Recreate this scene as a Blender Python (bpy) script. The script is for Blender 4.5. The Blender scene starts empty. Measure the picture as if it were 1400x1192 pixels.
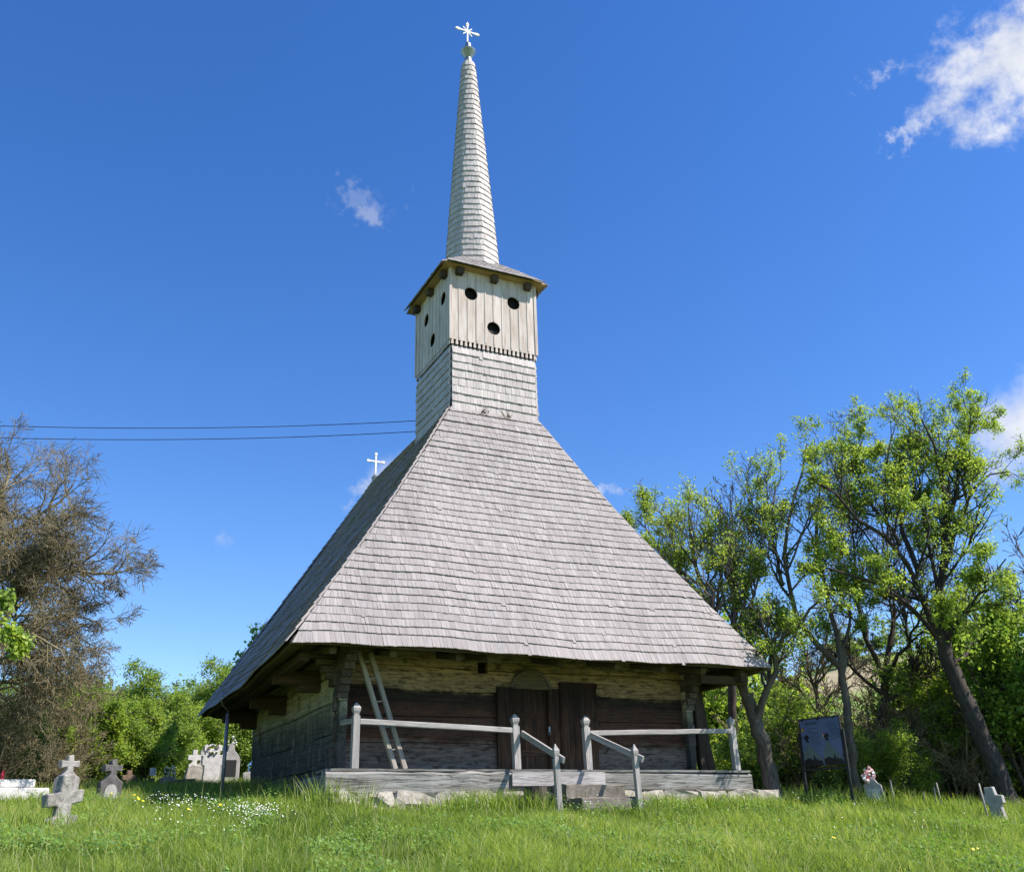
import bpy, math, random
import numpy as np
from mathutils import Vector, Matrix, noise as mnoise

SC = bpy.context.scene
COL = SC.collection
R = math.radians

# ------------------------------------------------------------------ camera
CAM = np.array([-9.526, -18.0, 1.6])
FPX, PITCH, ROLL, YAW = 1327.5, R(22.151), R(-1.409), R(26.261)
FW = np.array([math.sin(YAW)*math.cos(PITCH), math.cos(YAW)*math.cos(PITCH), math.sin(PITCH)])
_r = np.array([math.cos(YAW), -math.sin(YAW), 0.0]); _u = np.cross(_r, FW)
RT = math.cos(ROLL)*_r + math.sin(ROLL)*_u
UP = -math.sin(ROLL)*_r + math.cos(ROLL)*_u
cd = bpy.data.cameras.new("camera"); cam = bpy.data.objects.new("camera", cd); COL.objects.link(cam)
cd.sensor_width = 36.0; cd.lens = FPX/1400*36.0; cd.clip_start = 0.1; cd.clip_end = 3000
cam.matrix_world = Matrix(((RT[0], UP[0], -FW[0], CAM[0]), (RT[1], UP[1], -FW[1], CAM[1]), (RT[2], UP[2], -FW[2], CAM[2]), (0, 0, 0, 1)))
SC.camera = cam

def ray(px, py):
    d = FW*FPX + RT*(px-700) - UP*(py-596)
    return d/np.linalg.norm(d)
def at_d(px, py, dist):
    d = ray(px, py); return CAM + d*dist/math.hypot(d[0], d[1])
def at_y(px, py, y):
    d = ray(px, py); return CAM + d*(y-CAM[1])/d[1]

# ------------------------------------------------------------------ light
SUN_EL, SUN_AZ = R(49), R(52)        # azimuth from the facade's normal (-Y) towards +X
sdir = Vector((math.cos(SUN_EL)*math.sin(SUN_AZ), -math.cos(SUN_EL)*math.cos(SUN_AZ), math.sin(SUN_EL)))
sl = bpy.data.lights.new("sun", 'SUN'); sun = bpy.data.objects.new("sun", sl); COL.objects.link(sun)
sl.energy = 5.0; sl.angle = R(0.53); sl.color = (1.0, 0.915, 0.855)
sun.rotation_euler = sdir.to_track_quat('Z', 'Y').to_euler()
SC.view_settings.view_transform = 'Standard'; SC.view_settings.look = 'None'
SC.view_settings.exposure = 0.74; SC.view_settings.gamma = 1.0
SC.render.engine = 'CYCLES'
SC.cycles.max_bounces = 8; SC.cycles.transparent_max_bounces = 8

world = bpy.data.worlds.new("World"); SC.world = world; world.use_nodes = True
def build_world():
    nt = world.node_tree; nt.nodes.clear(); N = nt.nodes; L = nt.links
    out = N.new('ShaderNodeOutputWorld'); bg = N.new('ShaderNodeBackground'); bg.inputs[1].default_value = SKY_STRENGTH
    sky = N.new('ShaderNodeTexSky'); sky.sky_type = 'NISHITA'; sky.sun_disc = False
    sky.sun_elevation = SUN_EL
    sky.sun_rotation = math.atan2(sdir.x, sdir.y)
    sky.altitude = 400; sky.air_density = 1.0; sky.dust_density = 0.15; sky.ozone_density = 2.0
    hs = N.new('ShaderNodeHueSaturation'); hs.inputs['Saturation'].default_value = SKY_SAT; hs.inputs['Value'].default_value = SKY_VAL
    hs.inputs['Hue'].default_value = SKY_HUE
    L.new(sky.outputs[0], hs.inputs['Color'])
    tc = N.new('ShaderNodeTexCoord'); dirv = tc.outputs['Generated']
    def M(op, a, b=None, c=None, clamp=False):
        n = N.new('ShaderNodeMath'); n.operation = op; n.use_clamp = clamp
        for i, v in enumerate((a, b, c)):
            if v is None: continue
            if isinstance(v, (int, float)): n.inputs[i].default_value = v
            else: L.new(v, n.inputs[i])
        return n.outputs[0]
    def dot(v):
        n = N.new('ShaderNodeVectorMath'); n.operation = 'DOT_PRODUCT'; L.new(dirv, n.inputs[0]); n.inputs[1].default_value = tuple(v); return n.outputs['Value']
    nz = N.new('ShaderNodeTexNoise'); nz.inputs['Scale'].default_value = 13; nz.inputs['Detail'].default_value = 9; nz.inputs['Roughness'].default_value = 0.62
    L.new(dirv, nz.inputs['Vector'])
    nz2 = N.new('ShaderNodeTexNoise'); nz2.inputs['Scale'].default_value = 34; nz2.inputs['Detail'].default_value = 7; nz2.inputs['Roughness'].default_value = 0.6
    L.new(dirv, nz2.inputs['Vector'])
    nz3 = N.new('ShaderNodeTexNoise'); nz3.inputs['Scale'].default_value = 95; nz3.inputs['Detail'].default_value = 6; nz3.inputs['Roughness'].default_value = 0.6
    L.new(dirv, nz3.inputs['Vector'])
    total = None
    for (cx, cy, a, b, rot, k, op) in CLOUDS:
        c = ray(cx, cy); side = np.cross(c, [0, 0, 1.0]); side /= np.linalg.norm(side); up = np.cross(side, c)
        cr, sr = math.cos(rot), math.sin(rot)
        e1 = (cr*side + sr*up)/a; e2 = (-sr*side + cr*up)/b
        u = dot(e1); v = dot(e2); w = dot(c)
        r2 = M('SQRT', M('ADD', M('MULTIPLY', u, u), M('MULTIPLY', v, v)))
        n1 = M('MULTIPLY', M('SUBTRACT', nz.outputs[0], 0.5), k)
        small = b < .025
        if small: n1 = M('MULTIPLY', M('SUBTRACT', nz2.outputs[0], 0.5), k*1.5)
        n2 = M('MULTIPLY', M('SUBTRACT', (nz3 if small else nz2).outputs[0], 0.5), k*1.5 if small else k*0.9)
        n4 = M('MULTIPLY', M('SUBTRACT', nz3.outputs[0], 0.5), k*0.22)
        d = M('SUBTRACT', 1.0, M('ADD', r2, M('ADD', M('ADD', n1, n4), n2)))
        m = N.new('ShaderNodeMapRange'); m.interpolation_type = 'SMOOTHSTEP'; L.new(d, m.inputs[0]); m.inputs[1].default_value = 0.0; m.inputs[2].default_value = 1.25 if b < .03 else 0.95
        m.inputs[3].default_value = 0; m.inputs[4].default_value = op
        mm = M('MULTIPLY', m.outputs[0], M('GREATER_THAN', w, 0.0))
        total = mm if total is None else M('MAXIMUM', total, mm)
    cr_ = N.new('ShaderNodeValToRGB'); L.new(nz.outputs[0], cr_.inputs[0])
    cr_.color_ramp.elements[0].position = 0.34; cr_.color_ramp.elements[0].color = (0.86, 0.88, 0.93, 1)
    cr_.color_ramp.elements[1].position = 0.62; cr_.color_ramp.elements[1].color = (0.60, 0.64, 0.76, 1)
    vm = N.new('ShaderNodeVectorMath'); vm.operation = 'SCALE'; L.new(cr_.outputs[0], vm.inputs[0]); vm.inputs['Scale'].default_value = CLOUD_VAL/SKY_STRENGTH
    mx = N.new('ShaderNodeMix'); mx.data_type = 'RGBA'; L.new(total, mx.inputs[0]); L.new(hs.outputs[0], mx.inputs[6]); L.new(vm.outputs[0], mx.inputs[7])
    L.new(mx.outputs[2], bg.inputs[0]); L.new(bg.outputs[0], out.inputs[0])
SKY_STRENGTH, SKY_SAT, SKY_VAL, SKY_HUE, CLOUD_VAL = 0.095, 1.32, 1.36, 0.512, 0.66
CLOUDS = [  # px, py, half sizes (rad), rotation, ragged, opacity
    (1402, 72, .088, .060, .55, 2.0, 1.0), (1322, 108, .058, .038, .35, 2.2, .9), (1260, 168, .028, .014, .35, 2.2, .55), (1206, 103, .020, .014, 0, 2.2, .35),
    (1400, 590, .075, .052, .25, .9, .95), (1350, 640, .05, .03, .2, 1.2, .7), (540, 652, .040, .027, .35, 1.0, .85), (503, 667, .020, .013, 0, 1.2, .6), (478, 690, .012, .008, .3, 2, .3),
    (506, 298, .018, .012, -.3, 2.2, .34), (494, 272, .034, .018, -.3, 2.4, .2), (823, 666, .026, .009, -.2, 1.4, .7), (303, 735, .010, .010, .9, 1.8, .22)]
build_world()

# ------------------------------------------------------------------ ground height
def sm(a, b, x):
    t = np.clip((x-a)/(b-a), 0, 1); return t*t*(3-2*t)
def ground(x, y):
    x = np.asarray(x, float); y = np.asarray(y, float)
    z = np.where(y < 0, 2.0+0.115*y, 2.0+0.072*y)
    z = np.where(y < -18, 2.0-0.115*18+0.04*(y+18), z)
    z = np.where(y > 20, 2.0+0.072*20+0.0*(y-20), z)
    drop = 0.30*np.clip(y-1.2+0.25*(x-6), 0, 14)*sm(5.6, 9.5, x)
    z = z - drop
    z = z - 0.10*np.clip(x-11, 0, 30)*sm(11, 16, x)
    z = z + 0.05*np.sin(x*0.9+1.3)*np.cos(y*0.7) + 0.03*np.sin(2.1*x+0.4*y)
    r = np.hypot(x-0, y+4)
    az = np.arctan2(x, y+18)
    H = 26 + 17*sm(.40, .80, az) + 2.0*np.sin(az*9)
    hill = sm(60, 260, r)*H*sm(-40, 30, y+0.6*np.abs(x))
    z = z + hill + np.where(r > 60, 1.2*np.sin(x*.05+y*.03), 0)*sm(60, 120, r)
    return z
def gz(x, y): return float(ground(x, y))
def on_ground(px, py):
    d = ray(px, py); lo = 7.0; t = 7.0
    while t < 60:
        P = CAM + d*t
        if P[2] < gz(P[0], P[1]):
            hi = t
            for _ in range(8):
                m_ = (lo+hi)/2; P = CAM + d*m_
                if P[2] < gz(P[0], P[1]): hi = m_
                else: lo = m_
            return CAM + d*hi
        lo = t; t += .6
    return CAM + d*60
def ground_at(px, dist, py=1090):
    P = at_d(px, py, dist); return np.array([P[0], P[1], gz(P[0], P[1])])

# ------------------------------------------------------------------ mesh helpers
class MB:
    """collects pieces of ONE mesh; gc = grain coordinates (x along the grain), rnd = per-piece tint"""
    def __init__(s): s.v=[]; s.f=[]; s.g=[]; s.r=[]; s.m=[]; s.sm=[]
    def add(s, verts, faces, gc=None, rnd=None, mat=0, smooth=False):
        o = len(s.v); s.v += [tuple(map(float, p)) for p in verts]; s.f += [tuple(i+o for i in f) for f in faces]
        s.g += [tuple(map(float, p)) for p in (gc if gc is not None else verts)]
        rr = random.random() if rnd is None else rnd; s.r += [rr]*len(verts); s.m += [mat]*len(faces); s.sm += [smooth]*len(faces)
    def box(s, c, size, ax=(1,0,0), az=(0,0,1), grain=None, jit=0.0, rnd=None, mat=0, taper=1.0, smooth=False):
        ax = Vector(ax).normalized(); az = Vector(az); ay = az.cross(ax).normalized(); az = ax.cross(ay).normalized()
        c = Vector(c); hx, hy, hz = size[0]/2, size[1]/2, size[2]/2
        gi = grain if grain is not None else max(range(3), key=lambda i: size[i])
        off = Vector((random.uniform(-9,9), random.uniform(-9,9), random.uniform(-9,9)))
        V=[]; G=[]
        for sx in (-1,1):
            for sy in (-1,1):
                for sz in (-1,1):
                    tp = taper if sz > 0 else 1.0
                    l = Vector((sx*hx*tp, sy*hy*tp, sz*hz))
                    if jit: l += Vector((random.uniform(-jit,jit), random.uniform(-jit,jit), random.uniform(-jit,jit)))
                    V.append(c + ax*l.x + ay*l.y + az*l.z)
                    gl = l if gi==0 else (Vector((l.y,l.x,l.z)) if gi==1 else Vector((l.z,l.y,l.x)))
                    G.append(gl+off)
        s.add(V, [(0,1,3,2),(4,6,7,5),(0,4,5,1),(2,3,7,6),(0,2,6,4),(1,5,7,3)], G, rnd, mat, smooth)
    def bar(s, a, b, w, h, up=(0,0,1), **k):
        a, b = Vector(a), Vector(b); d = b-a
        u = Vector(up)
        if abs(d.normalized().dot(u)) > .99: u = Vector((0,1,0))
        s.box((a+b)/2, (d.length, w, h), ax=d, az=u - d.normalized()*u.dot(d.normalized()), grain=0, **k)
    def log(s, a, b, h, w, up=(0,0,1), n=8, jit=.012, rnd=None, mat=0):
        """hewn beam with wavering faces: several stations along its length"""
        a, b = Vector(a), Vector(b); d = (b-a); L=d.length; d.normalize(); u = Vector(up); sd = d.cross(u).normalized(); u = sd.cross(d)
        off = Vector((random.uniform(-9,9), random.uniform(-9,9), random.uniform(-9,9)))
        V=[];G=[];F=[]; ch=min(h,w)*.12
        prof=[(-w/2,-h/2+ch),(-w/2+ch,-h/2),(w/2-ch,-h/2),(w/2,-h/2+ch),(w/2,h/2-ch),(w/2-ch,h/2),(-w/2+ch,h/2),(-w/2,h/2-ch)]
        for i in range(n+1):
            t=i/n; ds=random.uniform(-jit,jit); du=random.uniform(-jit,jit)*.6
            for (p,q) in prof:
                p2=p+ds+random.uniform(-jit,jit)*.3; q2=q+du
                V.append(a+d*(L*t)+sd*p2+u*q2); G.append(Vector((L*t,p,q))+off)
        k=len(prof)
        for i in range(n):
            for j in range(k):
                F.append((i*k+j,i*k+(j+1)%k,(i+1)*k+(j+1)%k,(i+1)*k+j))
        F.append(tuple(reversed(range(k)))); F.append(tuple(n*k+j for j in range(k)))
        s.add(V,F,G,rnd,mat)
    def tube(s, pts, rad, sides=8, caps=True, rnd=None, mat=0, smooth=True):
        P=[Vector(p) for p in pts]; n=len(P); rad = rad if hasattr(rad,'__len__') else [rad]*n
        V=[];F=[];G=[]; ref=Vector((.31,.17,.93)); acc=0; off=random.uniform(-9,9)
        for i in range(n):
            t=(P[min(i+1,n-1)]-P[max(i-1,0)]).normalized()
            a=t.cross(ref); 
            if a.length<.1: a=t.cross(Vector((1,0,0)))
            a.normalize(); b=t.cross(a)
            if i: acc+=(P[i]-P[i-1]).length
            for j in range(sides):
                th=2*math.pi*j/sides; V.append(P[i]+(a*math.cos(th)+b*math.sin(th))*rad[i]); G.append((acc+off, rad[i]*math.cos(th), rad[i]*math.sin(th)))
        for i in range(n-1):
            for j in range(sides):
                F.append((i*sides+j,i*sides+(j+1)%sides,(i+1)*sides+(j+1)%sides,(i+1)*sides+j))
        if caps: F.append(tuple(reversed(range(sides)))); F.append(tuple((n-1)*sides+j for j in range(sides)))
        s.add(V,F,G,rnd,mat,smooth)
    def lathe(s, prof, c=(0,0,0), sides=20, lean=(0,0), **k):
        V=[];F=[]; c=Vector(c); n=len(prof)
        for (r,z) in prof:
            for j in range(sides):
                th=2*math.pi*j/sides; V.append((c.x+r*math.cos(th)+lean[0]*z, c.y+r*math.sin(th)+lean[1]*z, c.z+z))
        for i in range(n-1):
            for j in range(sides): F.append((i*sides+j,i*sides+(j+1)%sides,(i+1)*sides+(j+1)%sides,(i+1)*sides+j))
        F.append(tuple(reversed(range(sides)))); F.append(tuple((n-1)*sides+j for j in range(sides)))
        s.add(V,F,None,**k)
    def prism(s, outline, o, ax, az, thick, **k):
        """2-D outline (u,v) extruded by +-thick/2; ax = u axis, az = v axis"""
        ax=Vector(ax).normalized(); az=Vector(az).normalized(); ay=az.cross(ax).normalized(); o=Vector(o); n=len(outline)
        V=[o+ax*u+az*v-ay*(thick/2) for (u,v) in outline]+[o+ax*u+az*v+ay*(thick/2) for (u,v) in outline]
        F=[tuple(range(n)), tuple(reversed(range(n,2*n)))]+[(i,i+n,(i+1)%n+n,(i+1)%n) for i in range(n)]
        s.add(V,F,None,**k)
    def build(s, name, mats, parent=None, bevel=0.0, fix=True):
        me=bpy.data.meshes.new(name); me.from_pydata(s.v,[],s.f)
        for m in (mats if isinstance(mats,(list,tuple)) else [mats]): me.materials.append(m)
        me.polygons.foreach_set('material_index', s.m); me.polygons.foreach_set('use_smooth', s.sm)
        a=me.attributes.new('gc','FLOAT_VECTOR','POINT'); a.data.foreach_set('vector', np.array(s.g,dtype=np.float32).ravel())
        a=me.attributes.new('rnd','FLOAT','POINT'); a.data.foreach_set('value', np.array(s.r,dtype=np.float32))
        me.update()
        if fix:
            import bmesh
            bm=bmesh.new(); bm.from_mesh(me); bmesh.ops.recalc_face_normals(bm, faces=bm.faces); bm.to_mesh(me); bm.free()
        o=bpy.data.objects.new(name,me); COL.objects.link(o)
        if parent is not None:
            o.parent=parent; o.matrix_parent_inverse=Matrix.Translation(parent.location).inverted() if parent.type=='EMPTY' else Matrix()
        if bevel:
            b=o.modifiers.new('bevel','BEVEL'); b.width=bevel; b.segments=1; b.limit_method='ANGLE'; b.angle_limit=R(40)
        return o

def np_mesh(name, V, quads=None, tris=None, rnd=None, mat=None, smooth=False):
    me=bpy.data.meshes.new(name); V=np.asarray(V,np.float32)
    q=np.zeros((0,4),np.int32) if quads is None else np.asarray(quads,np.int32); t=np.zeros((0,3),np.int32) if tris is None else np.asarray(tris,np.int32)
    me.vertices.add(len(V)); me.vertices.foreach_set('co',V.ravel())
    lv=np.concatenate([q.ravel(),t.ravel()]).astype(np.int32); me.loops.add(len(lv)); me.loops.foreach_set('vertex_index',lv)
    ls=np.concatenate([np.arange(len(q))*4, len(q)*4+np.arange(len(t))*3]).astype(np.int32)
    me.polygons.add(len(ls)); me.polygons.foreach_set('loop_start',ls)
    if smooth: me.polygons.foreach_set('use_smooth',np.ones(len(ls),bool))
    if rnd is not None:
        a=me.attributes.new('rnd','FLOAT','POINT'); a.data.foreach_set('value',np.asarray(rnd,np.float32))
    me.update(calc_edges=True); me.validate()
    if mat: me.materials.append(mat)
    return me
def link(name, me, parent=None):
    o=bpy.data.objects.new(name,me); COL.objects.link(o)
    if parent is not None:
        o.parent=parent
        o.matrix_parent_inverse=Matrix.Translation(parent.location).inverted() if parent.type=='EMPTY' else Matrix()
    return o
def tag(o, label=None, cat=None, group=None, kind=None):
    if label: o['label']=label
    if cat: o['category']=cat
    if group: o['group']=group
    if kind: o['kind']=kind
    return o
def thing(name, label, cat, loc=(0,0,0), group=None):
    o=bpy.data.objects.new(name,None); COL.objects.link(o); o.location=Vector(loc); o.empty_display_size=.2
    return tag(o,label,cat,group)

# ------------------------------------------------------------------ materials
def mat_base(name):
    m=bpy.data.materials.new(name); m.use_nodes=True; nt=m.node_tree; nt.nodes.clear()
    out=nt.nodes.new('ShaderNodeOutputMaterial'); b=nt.nodes.new('ShaderNodeBsdfPrincipled'); nt.links.new(b.outputs[0],out.inputs[0])
    return m,nt,b,out
def nd(nt,t,**k):
    n=nt.nodes.new(t)
    for a,v in k.items(): setattr(n,a,v)
    return n
def ramp(nt,fac,stops):
    n=nt.nodes.new('ShaderNodeValToRGB'); nt.links.new(fac,n.inputs[0]); e=n.color_ramp.elements
    while len(e)<len(stops): e.new(.5)
    for i,(p,c) in enumerate(stops): e[i].position=p; e[i].color=(*c,1) if len(c)==3 else c
    return n.outputs[0]
def noise(nt,vec,scale,detail=5,rough=.6,dist=0):
    n=nt.nodes.new('ShaderNodeTexNoise'); n.inputs['Scale'].default_value=scale; n.inputs['Detail'].default_value=detail; n.inputs['Roughness'].default_value=rough; n.inputs['Distortion'].default_value=dist
    if vec is not None: nt.links.new(vec,n.inputs['Vector'])
    return n.outputs[0]
def mapping(nt,vec,scale):
    n=nt.nodes.new('ShaderNodeMapping'); nt.links.new(vec,n.inputs[0]); n.inputs['Scale'].default_value=scale; return n.outputs[0]
def mix(nt,fac,a,b,mode='MIX'):
    n=nt.nodes.new('ShaderNodeMix'); n.data_type='RGBA'; n.blend_type=mode; n.clamp_factor=True
    for i,v in ((0,fac),(6,a),(7,b)):
        if isinstance(v,(int,float)): n.inputs[i].default_value=v
        elif isinstance(v,tuple): n.inputs[i].default_value=(*v,1)
        else: nt.links.new(v,n.inputs[i])
    return n.outputs[2]
def attr(nt,name,out='Vector'):
    n=nt.nodes.new('ShaderNodeAttribute'); n.attribute_name=name; return n.outputs[out]
def math_(nt,op,a,b=None):
    n=nt.nodes.new('ShaderNodeMath'); n.operation=op
    for i,v in ((0,a),(1,b)):
        if v is None: continue
        if isinstance(v,(int,float)): n.inputs[i].default_value=v
        else: nt.links.new(v,n.inputs[i])
    return n.outputs[0]
def bump(nt,b,h,strength=.4,dist=.02):
    n=nt.nodes.new('ShaderNodeBump'); n.inputs['Strength'].default_value=strength; n.inputs['Distance'].default_value=dist
    nt.links.new(h,n.inputs['Height']); nt.links.new(n.outputs[0],b.inputs['Normal'])
def wood(name, dark, mid, light, blotch=None, blotch_amt=.5, rough=.85, var=.5, cross=55, along=2.0, bstr=.5, height_tint=None, crack=.0):
    m,nt,b,out=mat_base(name); gc=attr(nt,'gc'); rn=attr(nt,'rnd','Fac')
    g=noise(nt,mapping(nt,gc,(along,cross,cross)),1.0,6,.65,.6)
    big=noise(nt,mapping(nt,gc,(.9,3.5,3.5)),1.3,4,.6)
    c=ramp(nt,g,[(.28,dark),(.5,mid),(.72,light)])
    if blotch: c=mix(nt,ramp(nt,big,[(.42,(0,0,0)),(.68,(blotch_amt,)*3)]),c,blotch)
    v=math_(nt,'ADD',math_(nt,'MULTIPLY',rn,var),1-var/2)
    vc=nt.nodes.new('ShaderNodeCombineColor'); [nt.links.new(v,vc.inputs[i]) for i in range(3)]
    c=mix(nt,1.0,c,vc.outputs[0],'MULTIPLY')
    if crack:
        cn=noise(nt,mapping(nt,gc,(.55,11,11)),1.0,3,.55,.5); ck=ramp(nt,cn,[(.455,(0,0,0)),(.485,(crack,)*3),(.515,(0,0,0))])
        cn2=noise(nt,mapping(nt,gc,(1.4,26,26)),1.0,2,.5,.3); ck2=ramp(nt,cn2,[(.47,(0,0,0)),(.495,(crack*.8,)*3),(.52,(0,0,0))])
        c=mix(nt,ck,c,(.02,.017,.014)); c=mix(nt,ck2,c,(.03,.025,.02))
    if height_tint: c=height_tint(nt,c)
    nt.links.new(c,b.inputs['Base Color']); b.inputs['Roughness'].default_value=rough; b.inputs['Specular IOR Level'].default_value=.25
    bump(nt,b,g,bstr,.012)
    return m
def worldz(nt):
    g=nt.nodes.new('ShaderNodeNewGeometry'); s=nt.nodes.new('ShaderNodeSeparateXYZ'); nt.links.new(g.outputs['Position'],s.inputs[0]); return g.outputs['Position'],s.outputs[2]

def shingle_mat(name, base, warm, darkc, var):
    m,nt,b,out=mat_base(name); gc=attr(nt,'gc'); rn=attr(nt,'rnd','Fac')
    g=noise(nt,mapping(nt,gc,(3,60,60)),1.0,5,.65,.3)
    pos,z=worldz(nt); big=noise(nt,mapping(nt,pos,(1.6,.8,.35)),.9,5,.62); mid=noise(nt,pos,4.5,3,.6)
    c=mix(nt,ramp(nt,rn,[(0,(0,0,0)),(1,(1,1,1))]),base,warm)
    c=mix(nt,ramp(nt,g,[(.3,(.65,)*3),(.6,(0,0,0))]),c,darkc)
    c=mix(nt,ramp(nt,big,[(.45,(0,0,0)),(.75,(.55,)*3)]),c,darkc)
    c=mix(nt,ramp(nt,mid,[(.55,(0,0,0)),(.8,(.35,)*3)]),c,tuple(min(1,x*1.35) for x in base))
    r2=math_(nt,'FRACT',math_(nt,'MULTIPLY',rn,17.3))
    v=math_(nt,'ADD',math_(nt,'MULTIPLY',r2,var),1-var/2)
    vc=nt.nodes.new('ShaderNodeCombineColor'); [nt.links.new(v,vc.inputs[i]) for i in range(3)]
    c=mix(nt,1.0,c,vc.outputs[0],'MULTIPLY')
    nt.links.new(c,b.inputs['Base Color']); b.inputs['Roughness'].default_value=.75; b.inputs['Specular IOR Level'].default_value=.3
    bump(nt,b,g,.4,.008); return m

def stone(name, c1, c2, c3, scale=6, rough=.9, lichen=None):
    m,nt,b,out=mat_base(name); tc=nd(nt,'ShaderNodeTexCoord').outputs['Object']
    n1=noise(nt,tc,scale,8,.7); n2=noise(nt,tc,scale*6,4,.6)
    c=ramp(nt,n1,[(.3,c1),(.5,c2),(.7,c3)])
    c=mix(nt,ramp(nt,n2,[(.5,(0,0,0)),(.72,(.6,)*3)]),c,c1)
    if lichen: c=mix(nt,ramp(nt,noise(nt,tc,scale*1.7,5,.7),[(.52,(0,0,0)),(.66,(.7,)*3)]),c,lichen)
    nt.links.new(c,b.inputs['Base Color']); b.inputs['Roughness'].default_value=rough; b.inputs['Specular IOR Level'].default_value=.2
    bump(nt,b,n2,.5,.02); return m
def plain(name, col, rough=.6, metal=0.0, var=.25, scale=9):
    m,nt,b,out=mat_base(name); tc=nd(nt,'ShaderNodeTexCoord').outputs['Object']; n=noise(nt,tc,scale,5,.6)
    c=ramp(nt,n,[(.3,tuple(x*(1-var) for x in col)),(.7,tuple(min(1,x*(1+var)) for x in col))])
    nt.links.new(c,b.inputs['Base Color']); b.inputs['Roughness'].default_value=rough; b.inputs['Metallic'].default_value=metal; return m
def leaf_mat(name, cols, trans=.4, rough=.5):
    m,nt,b,out=mat_base(name); rn=attr(nt,'rnd','Fac')
    c=ramp(nt,rn,[(i/(len(cols)-1),k) for i,k in enumerate(cols)])
    nt.links.new(c,b.inputs['Base Color']); b.inputs['Roughness'].default_value=rough; b.inputs['Specular IOR Level'].default_value=.3
    tr=nd(nt,'ShaderNodeBsdfTranslucent'); c2=mix(nt,1.0,c,(1.2,1.2,.65),'MULTIPLY'); nt.links.new(c2,tr.inputs[0])
    ms=nd(nt,'ShaderNodeMixShader'); ms.inputs[0].default_value=trans; nt.links.new(b.outputs[0],ms.inputs[1]); nt.links.new(tr.outputs[0],ms.inputs[2]); nt.links.new(ms.outputs[0],out.inputs[0]); return m

M={}
M['shingle']=shingle_mat('roof_shingle',(.345,.325,.310),(.315,.284,.264),(.18,.162,.152),.22)
M['shingle_pale']=shingle_mat('tower_shingle',(.56,.52,.485),(.50,.455,.42),(.30,.272,.255),.18)
M['under']=plain('roof_board_dark',(.045,.035,.028),.9)
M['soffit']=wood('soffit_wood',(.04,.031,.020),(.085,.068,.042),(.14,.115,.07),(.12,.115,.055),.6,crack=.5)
M['soffit_pale']=wood('belfry_soffit_wood',(.20,.125,.05),(.38,.25,.11),(.48,.34,.17),None,.5,var=.3)
M['eaveboard']=wood('eave_board_wood',(.05,.036,.022),(.12,.09,.055),(.22,.17,.10),None,.5,var=.4)
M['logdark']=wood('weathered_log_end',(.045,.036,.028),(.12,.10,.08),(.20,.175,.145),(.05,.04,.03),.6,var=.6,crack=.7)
M['board']=wood('belfry_board',(.34,.275,.22),(.60,.53,.475),(.70,.635,.58),(.37,.285,.21),.5,var=.16,cross=45,along=1.2)
M['rail']=wood('rail_wood',(.24,.225,.205),(.40,.38,.355),(.50,.48,.45),(.30,.28,.26),.5,var=.2,crack=.35)
M['plank']=wood('new_plank',(.30,.28,.26),(.46,.44,.42),(.54,.52,.50),(.30,.27,.24),.5,var=.1,crack=.5)
M['sill']=wood('sill_wood',(.115,.11,.10),(.26,.26,.24),(.37,.37,.345),(.17,.15,.125),.7,var=.25,cross=30,along=1.0,bstr=.9,crack=.8)
M['ladder']=wood('ladder_wood',(.16,.14,.11),(.32,.29,.24),(.42,.38,.32),None,.4,var=.2)
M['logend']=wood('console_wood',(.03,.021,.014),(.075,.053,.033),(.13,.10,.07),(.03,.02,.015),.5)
M['dark']=plain('interior_shade',(.008,.007,.006),1.0)  # near-black colour standing in for the darkness behind holes
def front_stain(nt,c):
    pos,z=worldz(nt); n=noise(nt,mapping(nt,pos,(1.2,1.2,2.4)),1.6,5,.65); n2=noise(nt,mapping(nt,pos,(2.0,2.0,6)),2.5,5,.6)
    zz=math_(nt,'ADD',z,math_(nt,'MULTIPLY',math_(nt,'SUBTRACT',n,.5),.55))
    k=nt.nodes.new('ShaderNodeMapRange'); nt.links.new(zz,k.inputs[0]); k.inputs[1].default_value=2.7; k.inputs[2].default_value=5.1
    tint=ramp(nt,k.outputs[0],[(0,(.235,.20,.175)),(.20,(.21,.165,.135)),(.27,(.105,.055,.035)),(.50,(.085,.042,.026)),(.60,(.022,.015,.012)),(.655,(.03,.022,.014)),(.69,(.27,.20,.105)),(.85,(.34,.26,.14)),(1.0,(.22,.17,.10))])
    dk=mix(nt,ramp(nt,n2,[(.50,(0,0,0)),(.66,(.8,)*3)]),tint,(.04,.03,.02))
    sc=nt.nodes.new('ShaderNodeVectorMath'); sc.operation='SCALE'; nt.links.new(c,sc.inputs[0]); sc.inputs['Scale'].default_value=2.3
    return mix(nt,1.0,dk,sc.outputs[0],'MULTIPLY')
M['frontlog']=wood('facade_log',(.22,.2,.19),(.42,.42,.42),(.58,.58,.58),None,.4,var=.3,cross=26,along=.8,height_tint=front_stain,crack=.6)
def door_tint(nt,c):  # multiplies the wood darker and greyer towards the top
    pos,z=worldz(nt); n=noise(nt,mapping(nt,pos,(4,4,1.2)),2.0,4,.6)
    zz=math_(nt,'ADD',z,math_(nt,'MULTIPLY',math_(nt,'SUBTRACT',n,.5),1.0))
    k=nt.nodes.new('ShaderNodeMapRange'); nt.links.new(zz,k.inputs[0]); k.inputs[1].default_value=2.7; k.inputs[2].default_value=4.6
    return mix(nt,1.0,c,ramp(nt,k.outputs[0],[(0,(1,.95,.88)),(.3,(.85,.72,.62)),(.6,(.5,.42,.38)),(.85,(.22,.2,.2))]),'MULTIPLY')
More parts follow.
